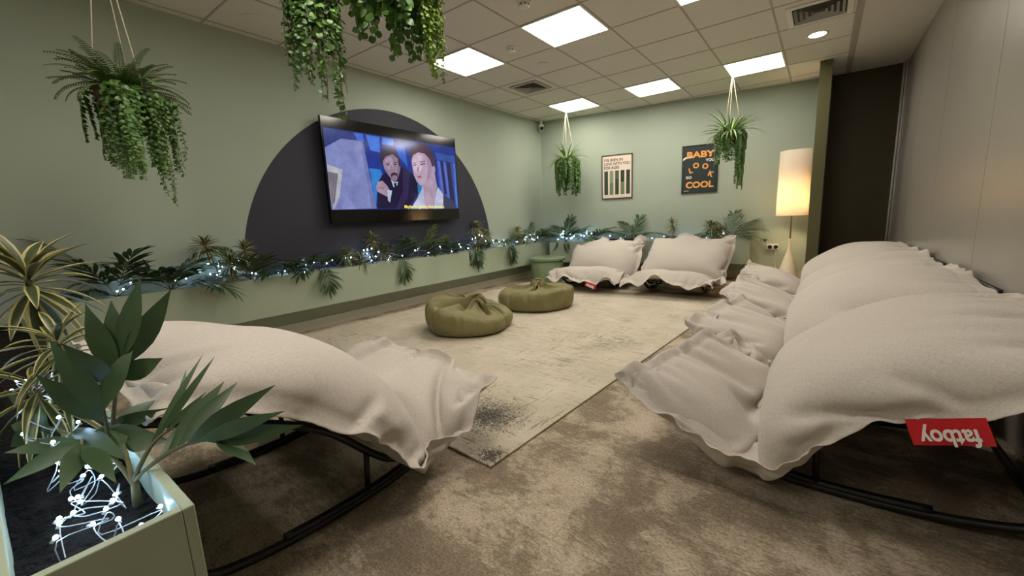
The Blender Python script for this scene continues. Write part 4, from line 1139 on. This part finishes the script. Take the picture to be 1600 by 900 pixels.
# ================================================================== HANGING BASKETS
def hanging(label, loc, ztop, seed, ropes=3, potr=.115, fern=0, grass=0, vines=(), spread=.04, gl=(.17,.34)):
    """loc = centre of the pot rim; vines: (azimuth, length, leaf size, style)"""
    rng = random.Random(seed)
    t = thing('hanging_plant', label, 'hanging plant', loc, 0, 'hanging baskets of greenery')
    mb = MB(); mb.lathe([(.02,-.15),(.06,-.145),(.09,-.11),(potr*.97,-.05),(potr,0),(potr*.93,0),(potr*.9,-.02),(.01,-.02)], 28, rfun=lambda a,z: 1+.03*math.sin(7*a+40*z)); obj('pot', mb, M['coir'], t, smooth=True)
    hz = ztop - loc[2]
    for k in range(ropes):
        a = 2*PI*k/ropes + rng.uniform(0,1) if k else .6
        mb = MB(); mb.tube([(potr*.96*math.cos(a),potr*.96*math.sin(a),-.01),(potr*.5*math.cos(a),potr*.5*math.sin(a),hz*.45),(.006*math.cos(a),.006*math.sin(a),hz-.03)], .003, 6)
        obj('rope', mb, M['rope'], t, smooth=True)
    mb = MB(); mb.tube([(0,0,hz-.032),(0,0,hz-.004)], .005, 8); mb.lathe([(.016,hz-.006),(.016,hz-.0005)], 16); obj('ceiling_hook', mb, M['white'], t)
    for k in range(fern):
        a = 2*PI*k/fern + rng.uniform(-.2,.2); e = rng.uniform(.35,1.5); l = rng.uniform(.16,.30)
        pts = curve((.05*math.cos(a),.05*math.sin(a),-.01), a, e, l, rng.uniform(.9,1.9), 12)
        mb = MB(); mb.tube(pts, .0014, 4, 1)
        for i in range(22):
            f = .12+.88*i/22; q = min(11, int(f*12)); p = pts[q].lerp(pts[q+1], f*12-q); d, s, n = frame_from(pts[q+1]-pts[q])
            ll = .034*(1-.7*f)*(.5+.5*min(1,f*5))+.007
            for sg in (-1,1): leaf(mb, p, s*sg+d*.35+n*.1, ll, .0075, .4, up=n, seg=2)
        obj('frond', mb, [M['fern'], M['stem']], t, smooth=True)
    for k in range(grass):
        a = k*2.399+rng.uniform(-.2,.2); e = rng.uniform(.15,1.4); l = rng.uniform(*gl)
        d = Vector((math.cos(a)*math.cos(e), math.sin(a)*math.cos(e), math.sin(e)))
        mb = MB(); leaf(mb, (.04*math.cos(a),.04*math.sin(a),-.01), d, l, .019, rng.uniform(.6,1.7), seg=6, fold=.3, peak=.3)
        obj('blade', mb, M['grass'], t, smooth=True)
    for a, l, ls, style, dn in vines:
        r0 = potr*rng.uniform(.75,1.0)
        pts = [Vector((r0*.5*math.cos(a), r0*.5*math.sin(a), 0)), Vector((r0*math.cos(a), r0*math.sin(a), .012))]
        r1 = r0+rng.uniform(.012,spread); n = max(5, int(l/.035))
        x, y = r1*math.cos(a), r1*math.sin(a); wx = wy = 0
        for i in range(n):
            wx += rng.uniform(-.006,.006); wy += rng.uniform(-.006,.006)
            pts.append(Vector((x+wx, y+wy, -.015-l*(i+.5)/n)))
        pts = arc_pts(pts, 2)
        mb = MB(); mb.tube(pts, .0015, 4, 1)
        m = int(l/dn)
        for i in range(m):
            f = .1+.9*i/m
            if style == 'sparse' and f > .6 and rng.random() < .45: continue
            s_ = f*(len(pts)-1); q = min(len(pts)-2, int(s_)); p = pts[q].lerp(pts[q+1], s_-q)
            for sg in ((0,PI) if style == 'fernvine' else (0,)):
                b = (i*2.4+rng.uniform(-.4,.4)) if style != 'fernvine' else a+PI/2+sg
                d = Vector((math.cos(b), math.sin(b), rng.uniform(-.7,.15)))
                k_ = (1-.45*f)*rng.uniform(.75,1.2)
                wd = {'oval':.62,'round':.95,'sparse':.85,'fernvine':.42,'tiny':.75}[style]
                leaf(mb, p, d, ls*k_, ls*k_*wd, rng.uniform(.3,1.2), up=Vector((math.cos(a)+rng.uniform(-.5,.5), math.sin(a)+rng.uniform(-.5,.5), .5)), seg=4, fold=.1, peak=.5)
        mt = {'oval':'vine','round':'vine_round','sparse':'vine_round','fernvine':'vine','tiny':'vine_light'}[style]
        obj('trailing_vine', mb, [M[mt], M['stem']], t, smooth=True)
    return t
HANGERS()

# ================================================================== LIGHT, CAMERA
w = bpy.data.worlds.new('room_world'); SC.world = w; w.use_nodes = True
w.node_tree.nodes['Background'].inputs[0].default_value = (.8,.8,.8,1); w.node_tree.nodes['Background'].inputs[1].default_value = 0.02
cy, sy = math.cos(YAW), math.sin(YAW); cp, sp = math.cos(PITCH), math.sin(PITCH)
fw = Vector((sy*cp, cy*cp, sp)); rt = Vector((cy,-sy,0)); up = rt.cross(fw)
cr, sr = math.cos(ROLL), math.sin(ROLL); r2 = rt*cr + up*sr; u2 = -rt*sr + up*cr
cam = bpy.data.cameras.new('camera'); co = bpy.data.objects.new('camera', cam); COL.objects.link(co)
mx = Matrix((r2, u2, -fw)).transposed().to_4x4(); mx.translation = Vector(CAM); co.matrix_world = mx
cam.sensor_fit = 'HORIZONTAL'; cam.sensor_width = 36; cam.lens = FPX/1600*36; cam.clip_start = .02; cam.clip_end = 60
SC.camera = co
vs_ = SC.view_settings; vs_.view_transform = 'Standard'; vs_.look = 'None'; vs_.gamma = 1; vs_.use_curve_mapping = False; vs_.exposure = EXPOSURE
SC.cycles.use_denoising = True; SC.cycles.max_bounces = 10; SC.cycles.diffuse_bounces = 6; SC.cycles.sample_clamp_indirect = 6
